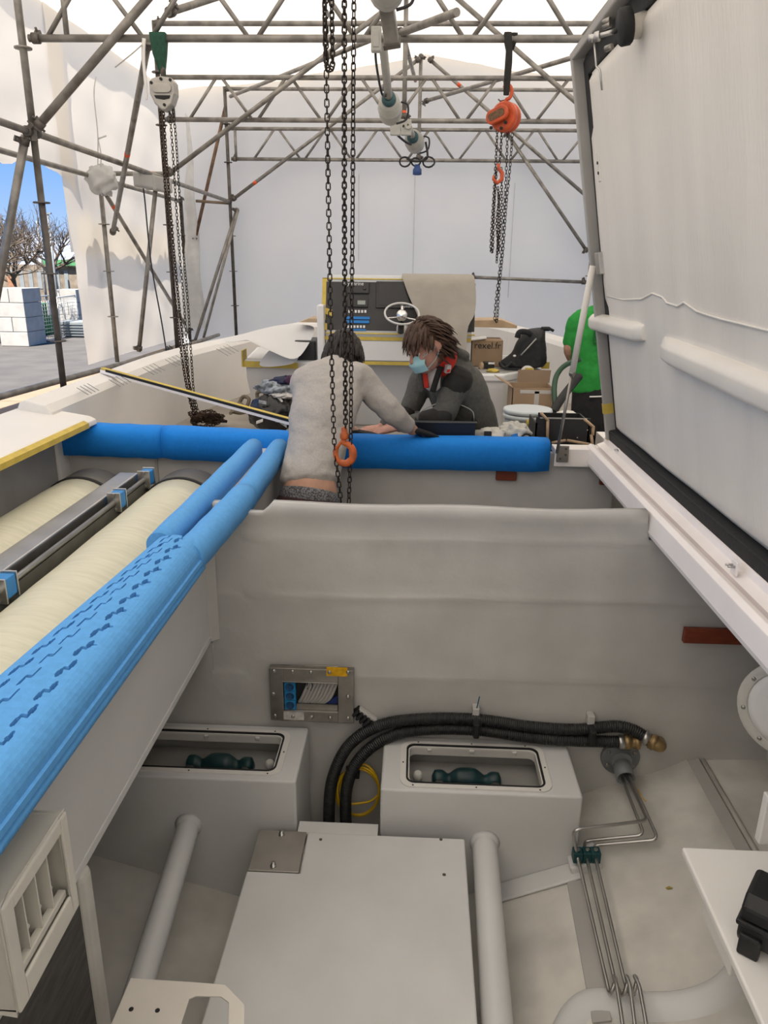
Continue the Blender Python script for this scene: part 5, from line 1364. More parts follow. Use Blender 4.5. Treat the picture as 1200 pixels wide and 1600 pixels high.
# things on the starboard locker
bz = aY(738,556,5.8)
t = thing('cardboard_box',bz,'small cardboard box with rexel.fr print behind the backpack','cardboard box','cardboard boxes')
p, q = aY(738,531,5.75), aY(785,557,5.75)
MB().box(p.x,q.x,5.75,6.0,-0.695,p.z).build('body','cardboard',t,bevel=0.004)
text('print','rexel.fr',((p.x+q.x)/2+0.0,5.747,(p.z+q.z)/2+0.018),(1,0,0),(0,0,1),0.068,'print_black',t)
q2 = aY(748,531,5.72); MB().obox(q2,V((1,0.1,0.12)).normalized(),(0,1,0),(0,0,1),(-0.06,0.06),(0.0,0.18),(0.0,0.014)).build('white_flap','bright_white',t,bevel=0.003)
t = thing('small_parts',aY(762,560,5.6),'black tin with a white label and yellow scraps before the small cardboard box','parts')
p = aY(767,553,5.6); MB().obox((p.x,5.6,-0.695),(1,0,0),(0,1,0),(0,0,1),(-0.05,0.03),(0,0.06),(0,0.05)).build('tin','device_black',t,bevel=0.006); MB().obox((p.x,5.598,-0.66),(1,0,0),(0,0,1),(0,-1,0),(-0.015,0.03),(0.0,0.014),(0,0.003)).build('tin_label','bright_white',t)
p = aY(771,563,5.45); MB().rings(crumple((p.x,5.45,-0.688),0.045,0.04,0.014,0.25,8,12,8),False).build('yellow_scrap','masking_yellow',t)
p = aY(753,553,5.6); MB().rings(crumple((p.x,5.6,-0.68),0.02,0.02,0.03,0.25,8,12,8),False).build('foil','wood_strip',t)
t = thing('backpack',aY(820,574,5.65),'black backpack slumped on the starboard locker','backpack')
out = [(782,566),(800,552),(808,535),(822,517),(838,513),(850,514),(851,530),(853,550),(848,572),(800,574),(782,572)]
rs = []
for k, (sc_, dy) in enumerate(((0.55,-0.13),(0.86,-0.10),(1.0,-0.03),(1.0,0.04),(0.85,0.10),(0.5,0.12))):
    cxp, cyp = 825, 550
    rs.append([aY(cxp+(x-cxp)*sc_, cyp+(y-cyp)*(sc_ if y < 560 else 0.9+0.1*sc_), 5.65)+V((0,dy,0)) for x, y in catmull([(a_, b_, 0) for a_, b_ in out], 3, True) for _ in (0,)] if False else [aY(cxp+(p_.x-cxp)*sc_, cyp+(p_.y-cyp)*sc_+(0 if p_.y < 560 else (1-sc_)*14), 5.65)+V((0,dy,0)) for p_ in catmull([(a_, b_, 0) for a_, b_ in out], 3, True)])
MB().rings(rs, True).build('bag','nylon_black',t)
MB().tube(catmull([aY(846,514,5.62),aY(858,514,5.6),aY(865,517,5.6)],4),[0.016]*5+[0.010]*4,8).build('handle','nylon_black',t)
MB().tube(catmull([aY(808,528,5.5),aY(812,519,5.5),aY(824,519,5.5),aY(830,524,5.52)],5),0.020,8,flat=0.5).build('shoulder_strap','nylon_black',t)
MB().tube(catmull([aY(800,566,5.50),aY(788,574,5.50),aY(781,566,5.52)],5),0.018,8,flat=0.5).build('strap_tail','nylon_black',t)
MB().tube([aY(814,555,5.50),aY(838,529,5.51)],0.005,6).build('zip','frame_grey',t)
p = aY(804,556,5.52); MB().ell(p,0.012,0.006,0.008,10,6).build('badge','white_print',t)
# open cardboard carton on the floor
YC = 4.9
t = thing('cardboard_box',(aY(832,630,YC).x,YC+0.12,-1.15),'open cardboard carton with taped seams behind the plastic bucket','cardboard box','cardboard boxes')
p, q = aY(801,606,YC), aY(864,632,YC)
mb = MB(); x0_, x1_, zt = p.x, q.x, p.z
for b in ((x0_,x1_,YC,YC+0.005),(x0_,x1_,YC+0.25,YC+0.255)): mb.box(b[0],b[1],b[2],b[3],-1.15,zt)
for b in ((x0_,x0_+0.005),(x1_-0.005,x1_)): mb.box(b[0],b[1],YC,YC+0.255,-1.15,zt)
mb.box(x0_,x1_,YC,YC+0.255,-1.15,-1.145); mb.build('carton','cardboard',t)
a_ = aY(816,578,YC+0.27); MB().prism([(x0_+0.06,YC+0.252,zt),(x1_+0.01,YC+0.252,zt),(x1_+0.02,YC+0.28,a_.z),(x0_+0.065,YC+0.28,a_.z)],(0,0.004,0)).build('back_flap','cardboard_dark',t)
l_ = aY(779,595,YC); MB().prism([(x0_,YC,zt),(x0_,YC+0.25,zt),(x0_-0.10,YC+0.22,zt+0.05),(x0_-0.09,YC,zt+0.055)],(0,0,0.004)).build('side_flap','cardboard',t)
for b in ((x0_+0.05,x1_-0.01,zt-0.035,zt-0.012),((x0_+x1_)/2+0.01,(x0_+x1_)/2+0.04,-1.1,zt-0.02)): MB().box(b[0],b[1],YC-0.0015,YC,b[2],b[3]).build('tape','tape_clear',t)
# clear bucket
c = aY(823,662,4.45)
t = thing('plastic_bucket',(c.x,4.45,-1.15),'translucent plastic bucket with a thick rim in front of the carton','bucket')
zt = aY(823,641,4.45).z
MB().lathe((c.x,4.45,-1.15),(0,0,1),[(0.115,0),(0.118,0.01),(0.135,zt+1.15-0.02),(0.132,zt+1.15-0.02),(0.112,0.014),(0.02,0.012)],32).build('pail','bucket',t)
for dz in (0.0,-0.03): MB().lathe((c.x,4.45,zt+dz),(0,0,1),[(0.132,-0.014),(0.142,-0.012),(0.146,0.0),(0.142,0.012),(0.132,0.012)],32).build('rim',mat('bucket_rim',(0.60,0.65,0.66),0.35),t)
mb = MB(); rnd = random.Random(2)
for k in range(7):
    a_ = math.radians(215+k*17); o = V((c.x+0.130*math.cos(a_),4.45+0.130*math.sin(a_),zt-0.085)); mb.obox(o,(-math.sin(a_),math.cos(a_),0),(0,0,1),(math.cos(a_),math.sin(a_),0),(-0.007,0.007),(-0.008,0.010),(0.0,0.003))
mb.build('print_marks',mat('print_red',(0.35,0.12,0.08),0.6),t,kind='stuff')
MB().rings(crumple((c.x,4.45,-1.03),0.10,0.10,0.09,0.12,5),False).build('contents','label_white',t)
MB().rings(crumple(aY(829,662,4.30),0.03,0.02,0.025,0.2,1,12,8),False).build('yellow_rag','masking_yellow',t)
# black crate with wire handle
YT = 3.86
p, q = aY(650,657,YT), aY(741,690,YT)
t = thing('tool_crate',((p.x+q.x)/2,YT,-1.15),'navy black plastic crate with a thin handle before the man in the jacket','crate')
x0_, x1_, zt = p.x, q.x, p.z; zb = -1.0
mb = MB()
mb.hexa([(x0_+0.02,YT,zb),(x1_-0.02,YT,zb),(x1_,YT-0.02,zt),(x0_,YT-0.02,zt),(x0_+0.02,YT+0.006,zb),(x1_-0.02,YT+0.006,zb),(x1_,YT-0.014,zt),(x0_,YT-0.014,zt)])
mb.box(x0_,x0_+0.006,YT-0.02,YT+0.20,zb,zt); mb.box(x1_-0.006,x1_,YT-0.02,YT+0.20,zb,zt); mb.box(x0_,x1_,YT+0.195,YT+0.20,zb,zt); mb.box(x0_,x1_,YT,YT+0.20,-1.15,zb)
mb.build('tub','crate_navy',t)
MB().tube([(x0_-0.004,YT-0.024,zt),(x1_+0.004,YT-0.024,zt),(x1_+0.004,YT+0.205,zt+0.005),(x0_-0.004,YT+0.205,zt+0.005)],0.007,8,closed=True).build('rim',mat('crate_rim',(0.05,0.052,0.056),0.35),t)
MB().tube(catmull([(x1_,YT+0.09,zt),aY(735,640,YT+0.09),aY(700,628,YT+0.09),aY(665,638,YT+0.09),(x0_,YT+0.09,zt)],6),0.003,6).build('wire_handle','frame_grey',t)
p = aY(688,680,YT-0.004); MB().obox((p.x,YT-0.006,p.z),(1,0,0),(0,0,1),(0,-1,0),(-0.022,0.022),(-0.012,0.012),(0,0.003)).build('sticker','label_white',t)
# white cloth heap
t = thing('white_cloths',aY(785,692,3.92),'crumpled white cloths behind the right end of the blue foam','cloth')
MB().rings(crumple(aY(768,682,3.93),0.10,0.07,0.045,0.16,21),False).build('cloth','cloth_white',t)
MB().rings(crumple(aY(803,676,3.95),0.085,0.07,0.055,0.18,22),False).build('cloth','cloth_white',t)
p = aY(823,684,3.88); MB().tube([p+V((0.028*math.cos(a*0.4),0,0.03*math.sin(a*0.4)-0.01)) for a in range(9)],0.005,6).build('black_loop','rubber',t)
p = aY(762,680,3.86); MB().obox(p,(1,0,0),(0,0.3,1),(0,-1,0.3),(-0.02,0.02),(-0.025,0.02),(0,0.008)).build('dark_tool','rubber',t,bevel=0.004)
p = aY(803,682,3.87); MB().obox(p,V((1,0,0.3)).normalized(),(0,0.3,1),(0,-1,0.3),(-0.015,0.02),(-0.012,0.012),(0,0.006)).build('blue_label','tape_blue',t,bevel=0.002)
# support the heap: low bench board just inside the bulkhead
MB().box(0.44,1.0,B2+0.06,4.35,-1.03,-1.0).build('floor_bench','frame_grey',kind='structure',bevel=0.004)
# black box with pale wooden edges
YK = 4.0
p, q = aY(838,652,YK), aY(928,694,YK)
t = thing('black_case',((p.x+q.x)/2,YK,-1.0),'open black box with pale wooden edges beside the gas strut','box')
mb = MB(); mb.box(p.x,q.x-0.03,YK,YK+0.008,-1.0,p.z); mb.box(p.x+0.05,q.x-0.04,YK+0.25,YK+0.258,-1.0,p.z-0.02); mb.box(p.x,p.x+0.008,YK,YK+0.25,-1.0,p.z-0.03); mb.box(q.x-0.04,q.x-0.032,YK,YK+0.25,-1.0,p.z-0.02); mb.box(p.x,q.x-0.03,YK,YK+0.25,-1.0,-0.992)
mb.build('panels','case_black',t)
def strip(a, b, w=0.008):
    a, b = aY(*a, YK-0.012), aY(*b, YK-0.012); MB().tube([a,b],w,4).build('wood_edge','wood_strip',t)
strip((845,645),(857,658)); strip((856,656),(855,692)); strip((913,655),(928,668)); strip((927,667),(926,680)); strip((924,679),(926,700)); strip((862,692),(884,688)); strip((886,688),(925,695))
MB().box(p.x+0.02,q.x-0.05,YK-0.003,YK,p.z-0.006,p.z).build('worn_edge','frame_grey',t)
for px, py in ((918,672),(902,684)): MB().ell(aY(px,py,YK-0.004),0.004,0.003,0.004,8,6).build('screw','steel',t)
# curved hose behind the box
t = thing('thick_hose',aY(868,640,4.9),'thick dark green hose curving up beside the man in green','hose')
MB().tube(catmull([aY(869,640,4.75),aY(866,615,4.85),aY(868,592,4.95),aY(876,577,5.0),(aY(888,568,5.05)),aY(905,562,5.15)],7),0.017,12).build('outer_hose','hose_green',t)
MB().tube(catmull([aY(864,645,4.6),aY(875,626,4.7),aY(890,606,4.9),aY(905,588,5.0)],7),0.026,12).build('inner_hose','rubber',t)
MB().rings(crumple(aY(885,648,4.45),0.06,0.05,0.025,0.08,3),False).build('pale_cap','off_white',t)
# prints on the paper that wraps the port gunwale
mat('faint_print',(0.17,0.165,0.16),0.8)
def prints(px0, py0, dxp, dyp, n, Z, word=None):
    mb = MB()
    for k in range(n):
        a, b = aZ(px0+k*5.5, py0-k*2.2, Z), aZ(px0+dxp+k*5.5, py0+dyp-k*2.2, Z)
        d = b-a; s = V((-d.y, d.x, 0)).normalized()*0.0022
        mb.prism([a-s,b-s,b+s,a+s],(0,0,0.0015))
    return mb
for k, (x, y) in enumerate(((120,606),(170,593),(223,575),(258,562),(338,545))):
    z = -0.655; mb = prints(x, y, 18, 11, 4, -0.644); mb.build('printed_lines','faint_print',bpy.data.objects['wall_bulwark_port'])
# ================================================================== people
mat('skin',(0.50,0.28,0.19),0.55,var=0.10,vs=25,bump=0.05,bs=120,spec=0.35)
mat('skin_pink',(0.52,0.27,0.20),0.55,var=0.12,vs=25,bump=0.05,bs=120,spec=0.35)
mat('hair_dark',(0.016,0.009,0.006),0.65,var=0.5,vs=40,stretch=(6,6,1))
mat('hair_brown',(0.065,0.030,0.014),0.65,var=0.5,vs=40,stretch=(6,6,1))
mat('sweat_grey',(0.44,0.41,0.38),0.95,var=0.07,vs=110,bump=0.8,bs=16,spec=0.15)
mat('boxer',(0.15,0.15,0.16),0.9,var=0.75,vs=140,detail=1)
mat('trouser_maroon',(0.035,0.012,0.012),0.85,var=0.3,vs=40,bump=0.3,bs=120)
mat('glove_black',(0.008,0.008,0.009),0.8,bump=0.3,bs=120)
mat('jacket_grey',(0.125,0.122,0.108),0.9,var=0.14,vs=60,bump=0.3,bs=140,spec=0.2)
mat('jacket_dark',(0.022,0.020,0.018),0.85,var=0.2,vs=40,bump=0.2,bs=140)
mat('red_lining',(0.62,0.035,0.02),0.8,bump=0.2,bs=60)
mat('tee_white',(0.66,0.62,0.58),0.9,bump=0.2,bs=40)
mat('mask_blue',(0.36,0.62,0.66),0.8,bump=0.15,bs=60)
mat('jeans',(0.02,0.03,0.06),0.85)
mat('tee_green',(0.035,0.30,0.055),0.9,var=0.1,vs=30,bump=0.25,bs=60,spec=0.2)
mat('tee_green_dark',(0.012,0.13,0.03),0.9)
mat('work_black',(0.016,0.015,0.016),0.85,var=0.2,vs=30,bump=0.3,bs=100)
mat('eye_white',(0.7,0.68,0.65),0.3); mat('eye_dark',(0.02,0.012,0.01),0.2)
mat('lip',(0.40,0.16,0.13),0.5)
mat('shoe',(0.03,0.03,0.032),0.6)
wrinkle = bpy.data.textures.new('cloth_folds','CLOUDS'); wrinkle.noise_scale = 0.11; wrinkle.noise_depth = 2
def loft(mb, secs, n=20, k=4):
    """secs: (centre, half width, half depth, side vector); rounded ends"""
    cs = [V(s[0]) for s in secs]
    cc = catmull(cs, k); m = len(cc); vals = []
    for i in range(m):
        f = i/k; a = min(int(f), len(secs)-2); t = f-a
        u = t*t*(3-2*t)
        vals.append((secs[a][1]*(1-u)+secs[a+1][1]*u, secs[a][2]*(1-u)+secs[a+1][2]*u, V(secs[a][3]).lerp(V(secs[a+1][3]), u)))
    rs = []
    def ring(c, t, w, d, s):
        s = (s-t*s.dot(t)); s = s.normalized() if s.length > 1e-6 else t.orthogonal().normalized()
        q = t.cross(s)
        return [c+s*(w*math.cos(2*math.pi*j/n))+q*(d*math.sin(2*math.pi*j/n)) for j in range(n)]
    for i in range(m):
        t = (cc[min(i+1, m-1)]-cc[max(i-1, 0)]).normalized(); w, d, s = vals[i]
        if i == 0:
            e = min(w, d)*0.6
            rs.append(ring(cc[0]-t*e, t, w*0.25, d*0.25, s)); rs.append(ring(cc[0]-t*e*0.75, t, w*0.7, d*0.7, s))
        rs.append(ring(cc[i], t, w, d, s))
        if i == m-1:
            e = min(w, d)*0.6
            rs.append(ring(cc[i]+t*e*0.75, t, w*0.7, d*0.7, s)); rs.append(ring(cc[i]+t*e, t, w*0.25, d*0.25, s))
    mb.rings(rs, True)
def limb(mb, pts, n=14, k=4):
    loft(mb, [(p, r, r, (0.3,1,0.2)) for p, r in pts], n, k)
def flesh(mb, name, m, parent, vox=0.007, smooth=4, fold=0.0):
    o = mb.build(name, m, parent)
    r = o.modifiers.new('remesh','REMESH'); r.mode = 'VOXEL'; r.voxel_size = vox; r.use_smooth_shade = True
    s = o.modifiers.new('smooth','SMOOTH'); s.factor = 0.5; s.iterations = smooth
    if fold:
        d = o.modifiers.new('folds','DISPLACE'); d.texture = wrinkle; d.strength = fold; d.mid_level = 0.5; d.texture_coords = 'LOCAL'
    return o
def hand(mb, wrist, d, nrm, thumb, curl=0.6, s=1.0):
    """wrist point, pointing direction d, back-of-hand normal nrm, thumb = +1/-1 side"""
    d = V(d).normalized(); nrm = V(nrm); nrm = (nrm-d*nrm.dot(d)).normalized(); x = d.cross(nrm)*thumb
    loft(mb, [(wrist-d*0.02*s,0.026*s,0.020*s,x),(wrist+d*0.02*s,0.032*s,0.016*s,x),(wrist+d*0.06*s,0.041*s,0.015*s,x),(wrist+d*0.09*s,0.040*s,0.013*s,x)], 14, 3)
    for k, (o, L) in enumerate(((0.030,0.072),(0.0105,0.082),(-0.0095,0.076),(-0.029,0.060))):
        p = wrist+d*0.088*s+x*o*s; pts = [(p-d*0.012*s,0.0100*s),(p,0.0098*s)]; a = 0.25*curl; dd = d
        for seg in (0.42,0.32,0.26):
            dd = (d*math.cos(a)-nrm*math.sin(a)); p = p+dd*L*seg*s; pts.append((p,(0.0092-0.0012*(len(pts)-2))*s)); a += 0.75*curl
        loft(mb, [(q, r, r, x) for q, r in pts], 10, 3)
    p = wrist+d*0.025*s+x*0.026*s; pts = [(p,0.0135*s)]
    for dv, r in ((x*0.022+d*0.024,0.0125),(x*0.010+d*0.026-nrm*0.008,0.0105),(d*0.022-nrm*0.012,0.0085)):
        p = p+dv*s; pts.append((p, r*s))
    loft(mb, [(q, r, r, nrm) for q, r in pts], 10, 3)
def head(mb, c, f, up, s=1.0):
    f = V(f).normalized(); up = V(up); up = (up-f*up.dot(f)).normalized(); x = f.cross(up)
    R = Matrix((x, f, up)).transposed()
    g = lambda a, b, e: V(c)+x*a*s+f*b*s+up*e*s
    mb.ell(g(0,-0.008,0.025),0.076*s,0.094*s,0.098*s,22,16,R)          # skull
    mb.ell(g(0,0.030,-0.035),0.060*s,0.062*s,0.082*s,20,14,R)          # face
    mb.ell(g(0,0.055,-0.088),0.034*s,0.032*s,0.030*s,14,10,R)          # chin
    mb.ell(g(0,0.086,0.012),0.048*s,0.016*s,0.014*s,12,8,R)            # brow
    for a in (-1,1):
        mb.ell(g(a*0.036,0.070,-0.028),0.024*s,0.022*s,0.026*s,12,8,R) # cheeks
        loft(mb, [(g(a*0.074,-0.004,0.018),0.006*s,0.018*s,x),(g(a*0.082,-0.010,-0.002),0.008*s,0.020*s,x),(g(a*0.075,-0.002,-0.028),0.006*s,0.012*s,x)],10,3)  # ears
    loft(mb, [(g(0,0.092,0.008),0.008*s,0.008*s,x),(g(0,0.106,-0.018),0.011*s,0.010*s,x),(g(0,0.112,-0.034),0.016*s,0.011*s,x),(g(0,0.098,-0.042),0.012*s,0.008*s,x)],10,3)  # nose
    return g, R, x, f, up
def face(g, R, par, s=1.0):
    for a in (-1,1):
        e = MB().ell(g(a*0.033,0.083,-0.004),0.013*s,0.009*s,0.008*s,12,8,R).build('eye','eye_white',par)
        MB().ell(g(a*0.033,0.0905,-0.005),0.006*s,0.003*s,0.006*s,10,6,R).build('iris','eye_dark',e)
    MB().ell(g(0,0.092,-0.068),0.024*s,0.006*s,0.007*s,12,8,R).build('lips','lip',par)
def hair(name, m, par, g, s, seed, n, length, flow, cover, r0=0.010, extra=None):
    """tapered locks growing from the scalp; flow(a,b,e)->local drift, cover(a,b,e)->bool"""
    rnd = random.Random(seed); mb = MB()
    rs = []
    for j in range(13):   # cap
        th = math.pi*j/12; ring = []
        for i in range(22):
            ph = 2*math.pi*i/22
            a, b, e = 0.079*math.sin(th)*math.cos(ph), -0.010+0.097*math.sin(th)*math.sin(ph), 0.027+0.101*math.cos(th)
            if not cover(a, b, e): a, b, e = a*0.86, (b+0.01)*0.84-0.01, 0.027+(e-0.027)*0.86
            ring.append(g(a, b, e))
        rs.append(ring)
    mb.rings(rs, False)
    done = 0
    while done < n:
        z = rnd.uniform(-0.75,1); ph = rnd.uniform(0,2*math.pi); q = math.sqrt(1-z*z)
        a, b, e = 0.078*q*math.cos(ph), -0.010+0.096*q*math.sin(ph), 0.027+0.100*z
        if not cover(a, b, e): continue
        done += 1
        nx, ny, nz = q*math.cos(ph), q*math.sin(ph), z
        fx, fy, fz = flow(a, b, e); L = length*rnd.uniform(0.7,1.25)
        p = [a*0.97, b*0.97, e]; pts = []; vx, vy, vz = nx*0.5+fx, ny*0.5+fy, nz*0.5+fz
        for k in range(6):
            pts.append(g(*p)); l = math.sqrt(vx*vx+vy*vy+vz*vz)+1e-6
            p = [p[0]+vx/l*L/5, p[1]+vy/l*L/5, p[2]+vz/l*L/5]
            # stay outside the head
            dd = math.sqrt((p[0]/0.080)**2+((p[1]+0.01)/0.098)**2+((p[2]-0.027)/0.103)**2)
            if dd < 1.04 and p[2] > -0.05: p = [p[0]/dd*1.05, (p[1]+0.01)/dd*1.05-0.01, (p[2]-0.027)/dd*1.05+0.027]
            vx += fx*0.5-nx*0.25+rnd.uniform(-0.12,0.12); vy += fy*0.5-ny*0.25+rnd.uniform(-0.12,0.12); vz += fz*0.5-0.25
        r = r0*rnd.uniform(0.7,1.2)
        mb.tube(pts, [r*0.8,r,r*0.95,r*0.8,r*0.5,r*0.12], 5, flat=0.55)
    return mb.build(name, m, par, kind='stuff')
X = V((1,0,0))
# ------------------------------------------------------------------ man in the grey sweatshirt, seen from behind
t = thing('person',(-0.47,3.25,-1.98),'man in a grey sweatshirt bending over the bulkhead, seen from behind','person')
f1 = V((0.06,0.72,-0.70)); u1 = V((0.0,0.70,0.72))
b = MB()
hc = aY(537,558,3.72)
g, R, _, _, _ = head(b, hc, f1, u1, 1.0)
limb(b,[(aY(527,588,3.60),0.05),(aY(532,576,3.65),0.05),(aY(536,562,3.70),0.052)])
loft(b,[(aY(482,800,3.25),0.135,0.10,X),(aY(484,770,3.265),0.125,0.10,X),(aY(486,745,3.30),0.115,0.09,X),(aY(497,690,3.42),0.105,0.07,X),(aY(510,622,3.55),0.11,0.065,X),(aY(520,600,3.58),0.09,0.05,X)])
shR, elR, wrR = aY(566,595,3.60), aY(612,646,3.60), aY(646,673,3.70)
limb(b,[(shR,0.042),(shR.lerp(elR,0.5),0.042),(elR,0.036),(elR.lerp(wrR,0.4),0.037),(wrR,0.028)])
hand(b,wrR,(0.75,0.45,-0.28),(0.1,0.1,1),-1,0.35)
shL, elL, wrL = aY(474,600,3.58), aY(512,652,3.86), aY(556,676,3.88)
limb(b,[(shL,0.042),(shL.lerp(elL,0.5),0.042),(elL,0.036),(wrL,0.028)])
hand(b,wrL,(0.9,0.1,-0.15),(0,0.1,1),1,0.5)
for s in (-1,1):
    hp_ = V((-0.475+s*0.075,3.25,-1.10)); kn = V((-0.475+s*0.10,3.17,-1.55)); an = V((-0.475+s*0.11,3.24,-1.93))
    limb(b,[(hp_,0.082),(hp_.lerp(kn,0.5),0.07),(kn,0.052),(kn.lerp(an,0.35),0.053),(an,0.035)])
    loft(b,[(an+V((0,-0.03,-0.015)),0.035,0.03,X),(an+V((0,0.06,-0.02)),0.04,0.025,X),(an+V((0,0.16,-0.028)),0.036,0.018,X)],12,3)
body = flesh(b,'body','skin',t,0.0055,3)
face(g, R, body)
hair('hair','hair_dark',t,g,1.0,3,300,0.085,lambda a, b_, e: (a*3,-0.25-b_*2,-0.9),lambda a, b_, e: e > 0.03 or b_ < 0.015 and e > -0.085,0.010)
b = MB()
loft(b,[(aY(486,749,3.30),0.140,0.115,X),(aY(486,742,3.31),0.137,0.112,X),(aY(489,725,3.34),0.134,0.11,X),(aY(498,685,3.41),0.142,0.112,X),(aY(505,648,3.47),0.152,0.113,X),(aY(513,615,3.54),0.168,0.11,X),(aY(521,592,3.585),0.158,0.095,X),(aY(528,577,3.62),0.10,0.075,X),(aY(532,570,3.64),0.066,0.062,X)],26)
limb(b,[(aY(552,590,3.58),0.075),(shR,0.070),(shR.lerp(elR,0.5),0.062),(elR+V((0.004,0,0.004)),0.055),(elR.lerp(wrR,0.45),0.049),(elR.lerp(wrR,0.72),0.046)],18)
limb(b,[(aY(488,595,3.56),0.075),(shL,0.068),(shL.lerp(elL,0.5),0.060),(elL,0.053),(elL.lerp(wrL,0.7),0.045)],18)
flesh(b,'sweatshirt','sweat_grey',t,0.0075,5,0.026)
b = MB(); loft(b,[(aY(483,792,3.255),0.146,0.116,X),(aY(484,778,3.262),0.141,0.113,X),(aY(485,772,3.27),0.137,0.109,X)],24,3); bo = b.build('boxer_shorts','boxer',t)
b = MB()
loft(b,[(V((-0.475,3.25,-1.16)),0.165,0.125,X),(aY(482,800,3.25),0.157,0.127,X),(aY(483,783,3.258),0.152,0.124,X)],24,3)
for s in (-1,1):
    hp_ = V((-0.475+s*0.078,3.25,-1.12)); kn = V((-0.475+s*0.10,3.17,-1.55)); an = V((-0.475+s*0.11,3.24,-1.90))
    limb(b,[(hp_,0.098),(hp_.lerp(kn,0.5),0.088),(kn,0.072),(kn.lerp(an,0.5),0.068),(an,0.062)],18)
flesh(b,'trousers','trouser_maroon',t,0.009,4,0.010)
for px in (449,473,505):
    p = aY(px,781,3.258); dxx = (p.x+0.475); p = V((p.x,3.258-0.121*math.sqrt(max(0,1-(dxx/0.15)**2))-0.008,p.z)); MB().box(p.x-0.010,p.x+0.010,p.y-0.004,p.y+0.006,p.z-0.02,p.z+0.022).build('belt_loop','boxer',t,bevel=0.003)
for wr, d_, th in ((wrR,(0.75,0.45,-0.28),-1),(wrL,(0.9,0.1,-0.15),1)):
    b = MB(); hand(b,wr+V((0,0,0.002)),d_,(0.05,0.1,1),th,0.35 if th < 0 else 0.5,1.13); flesh(b,'glove','glove_black',t,0.005,2)
for s in (-1,1):
    an = V((-0.475+s*0.11,3.24,-1.93)); b = MB(); loft(b,[(an+V((0,-0.05,-0.012)),0.042,0.036,X),(an+V((0,0.06,-0.012)),0.047,0.036,X),(an+V((0,0.18,-0.02)),0.042,0.026,X)],14,3); b.build('shoe','shoe',t)
# ------------------------------------------------------------------ man in the grey jacket with face mask
t = thing('person',aY(735,720,4.280),'man in a grey work jacket with blue face mask leaning to the left','person')
b = MB()
f2 = V((-0.76,-0.52,-0.40)); u2 = V((-0.36,-0.16,0.90))
hc = aY(668,540,3.860)
g, R, hx, hf, hu = head(b, hc, f2, u2, 1.06)
nk = [aY(705,580,4.030), aY(692,564,3.980), aY(680,552,3.920)]
limb(b,[(nk[0],0.07),(nk[1],0.056),(nk[2],0.055)])
W2 = V((0.75,-0.65,0))
loft(b,[(aY(738,725,4.310),0.15,0.12,W2),(aY(733,680,4.250),0.14,0.11,W2),(aY(722,635,4.180),0.135,0.11,W2),(aY(708,600,4.100),0.13,0.10,W2),(aY(700,580,4.050),0.11,0.085,W2)])
sN, eN, wN = aY(716,594,3.950), aY(692,650,3.910), aY(622,668,3.990)     # arm nearer to the camera
sF, eF, wF = aY(662,592,4.180), aY(636,648,4.150), aY(596,668,4.080)
for s_, e_, w_, d_, th in ((sN,eN,wN,(-1,0.1,-0.22),1),(sF,eF,wF,(-0.9,-0.25,-0.15),-1)):
    limb(b,[(s_,0.05),(s_.lerp(e_,0.5),0.045),(e_,0.038),(e_.lerp(w_,0.45),0.038),(w_,0.027)])
    hand(b,w_,d_,(0.1,-0.35,1),th,0.75,0.95)
for s in (-1,1):   # kneeling legs
    hp_ = aY(738,725,4.310)+W2*0.09*s; kn = V((hp_.x-0.22,hp_.y-0.12+0.10*s,-1.08)); an = V((hp_.x+0.16,hp_.y+0.08,-1.10))
    limb(b,[(hp_,0.08),(hp_.lerp(kn,0.5),0.07),(kn,0.055)]); limb(b,[(kn,0.05),(kn.lerp(an,0.4),0.05),(an,0.035),(an+V((0.12,0.02,0.0)),0.028)])
body = flesh(b,'body','skin_pink',t,0.0055,3)
face(g, R, body, 1.06)
hair('hair','hair_brown',t,g,1.0,9,330,0.078,lambda a, b_, e: (a*4.5,0.60 if b_ > 0.0 else -0.55,-0.55),lambda a, b_, e: e > 0.06 or b_ < 0.0 and e > -0.045 and abs(a) > 0 or (b_ < 0.02 and e > 0.03),0.011)
# face mask
rs = []
for i in range(9):
    v = -1+2*i/8; row = []
    for j in range(15):
        u = -1+2*j/14; k = math.cos(u*1.15)
        row.append(g(0.066*math.sin(u*1.15)*(1-0.12*abs(v)), 0.055+0.068*k-0.012*abs(v)-(0.012*max(0,-v)), -0.050-0.040*v+0.0025*math.sin(i*math.pi)))
    rs.append(row)
mb = MB(); mb.sheet(rs,0.0015); mb.build('face_mask','mask_blue',t)
for a in (-1,1): MB().tube(catmull([g(a*0.060,0.080,-0.020),g(a*0.075,0.03,-0.006),g(a*0.082,-0.012,0.004),g(a*0.076,-0.012,-0.02),g(a*0.074,0.03,-0.055),g(a*0.060,0.075,-0.078)],5),0.0015,5).build('mask_loop','mask_blue',t)
# jacket
b = MB()
loft(b,[(aY(738,712,4.290),0.185,0.155,W2),(aY(735,690,4.260),0.182,0.152,W2),(aY(730,660,4.220),0.178,0.150,W2),(aY(720,625,4.150),0.178,0.146,W2),(aY(711,600,4.090),0.168,0.135,W2),(aY(704,582,4.050),0.135,0.108,W2),(aY(696,566,4.000),0.085,0.078,W2)],26)
limb(b,[(aY(704,590,4.030),0.085),(sN,0.078),(sN.lerp(eN,0.5),0.066),(eN,0.060),(eN.lerp(wN,0.5),0.050),(wN.lerp(eN,0.15),0.040)],18)
limb(b,[(aY(684,588,4.110),0.085),(sF,0.072),(sF.lerp(eF,0.5),0.062),(eF,0.056),(eF.lerp(wF,0.5),0.047),(wF.lerp(eF,0.15),0.040)],18)
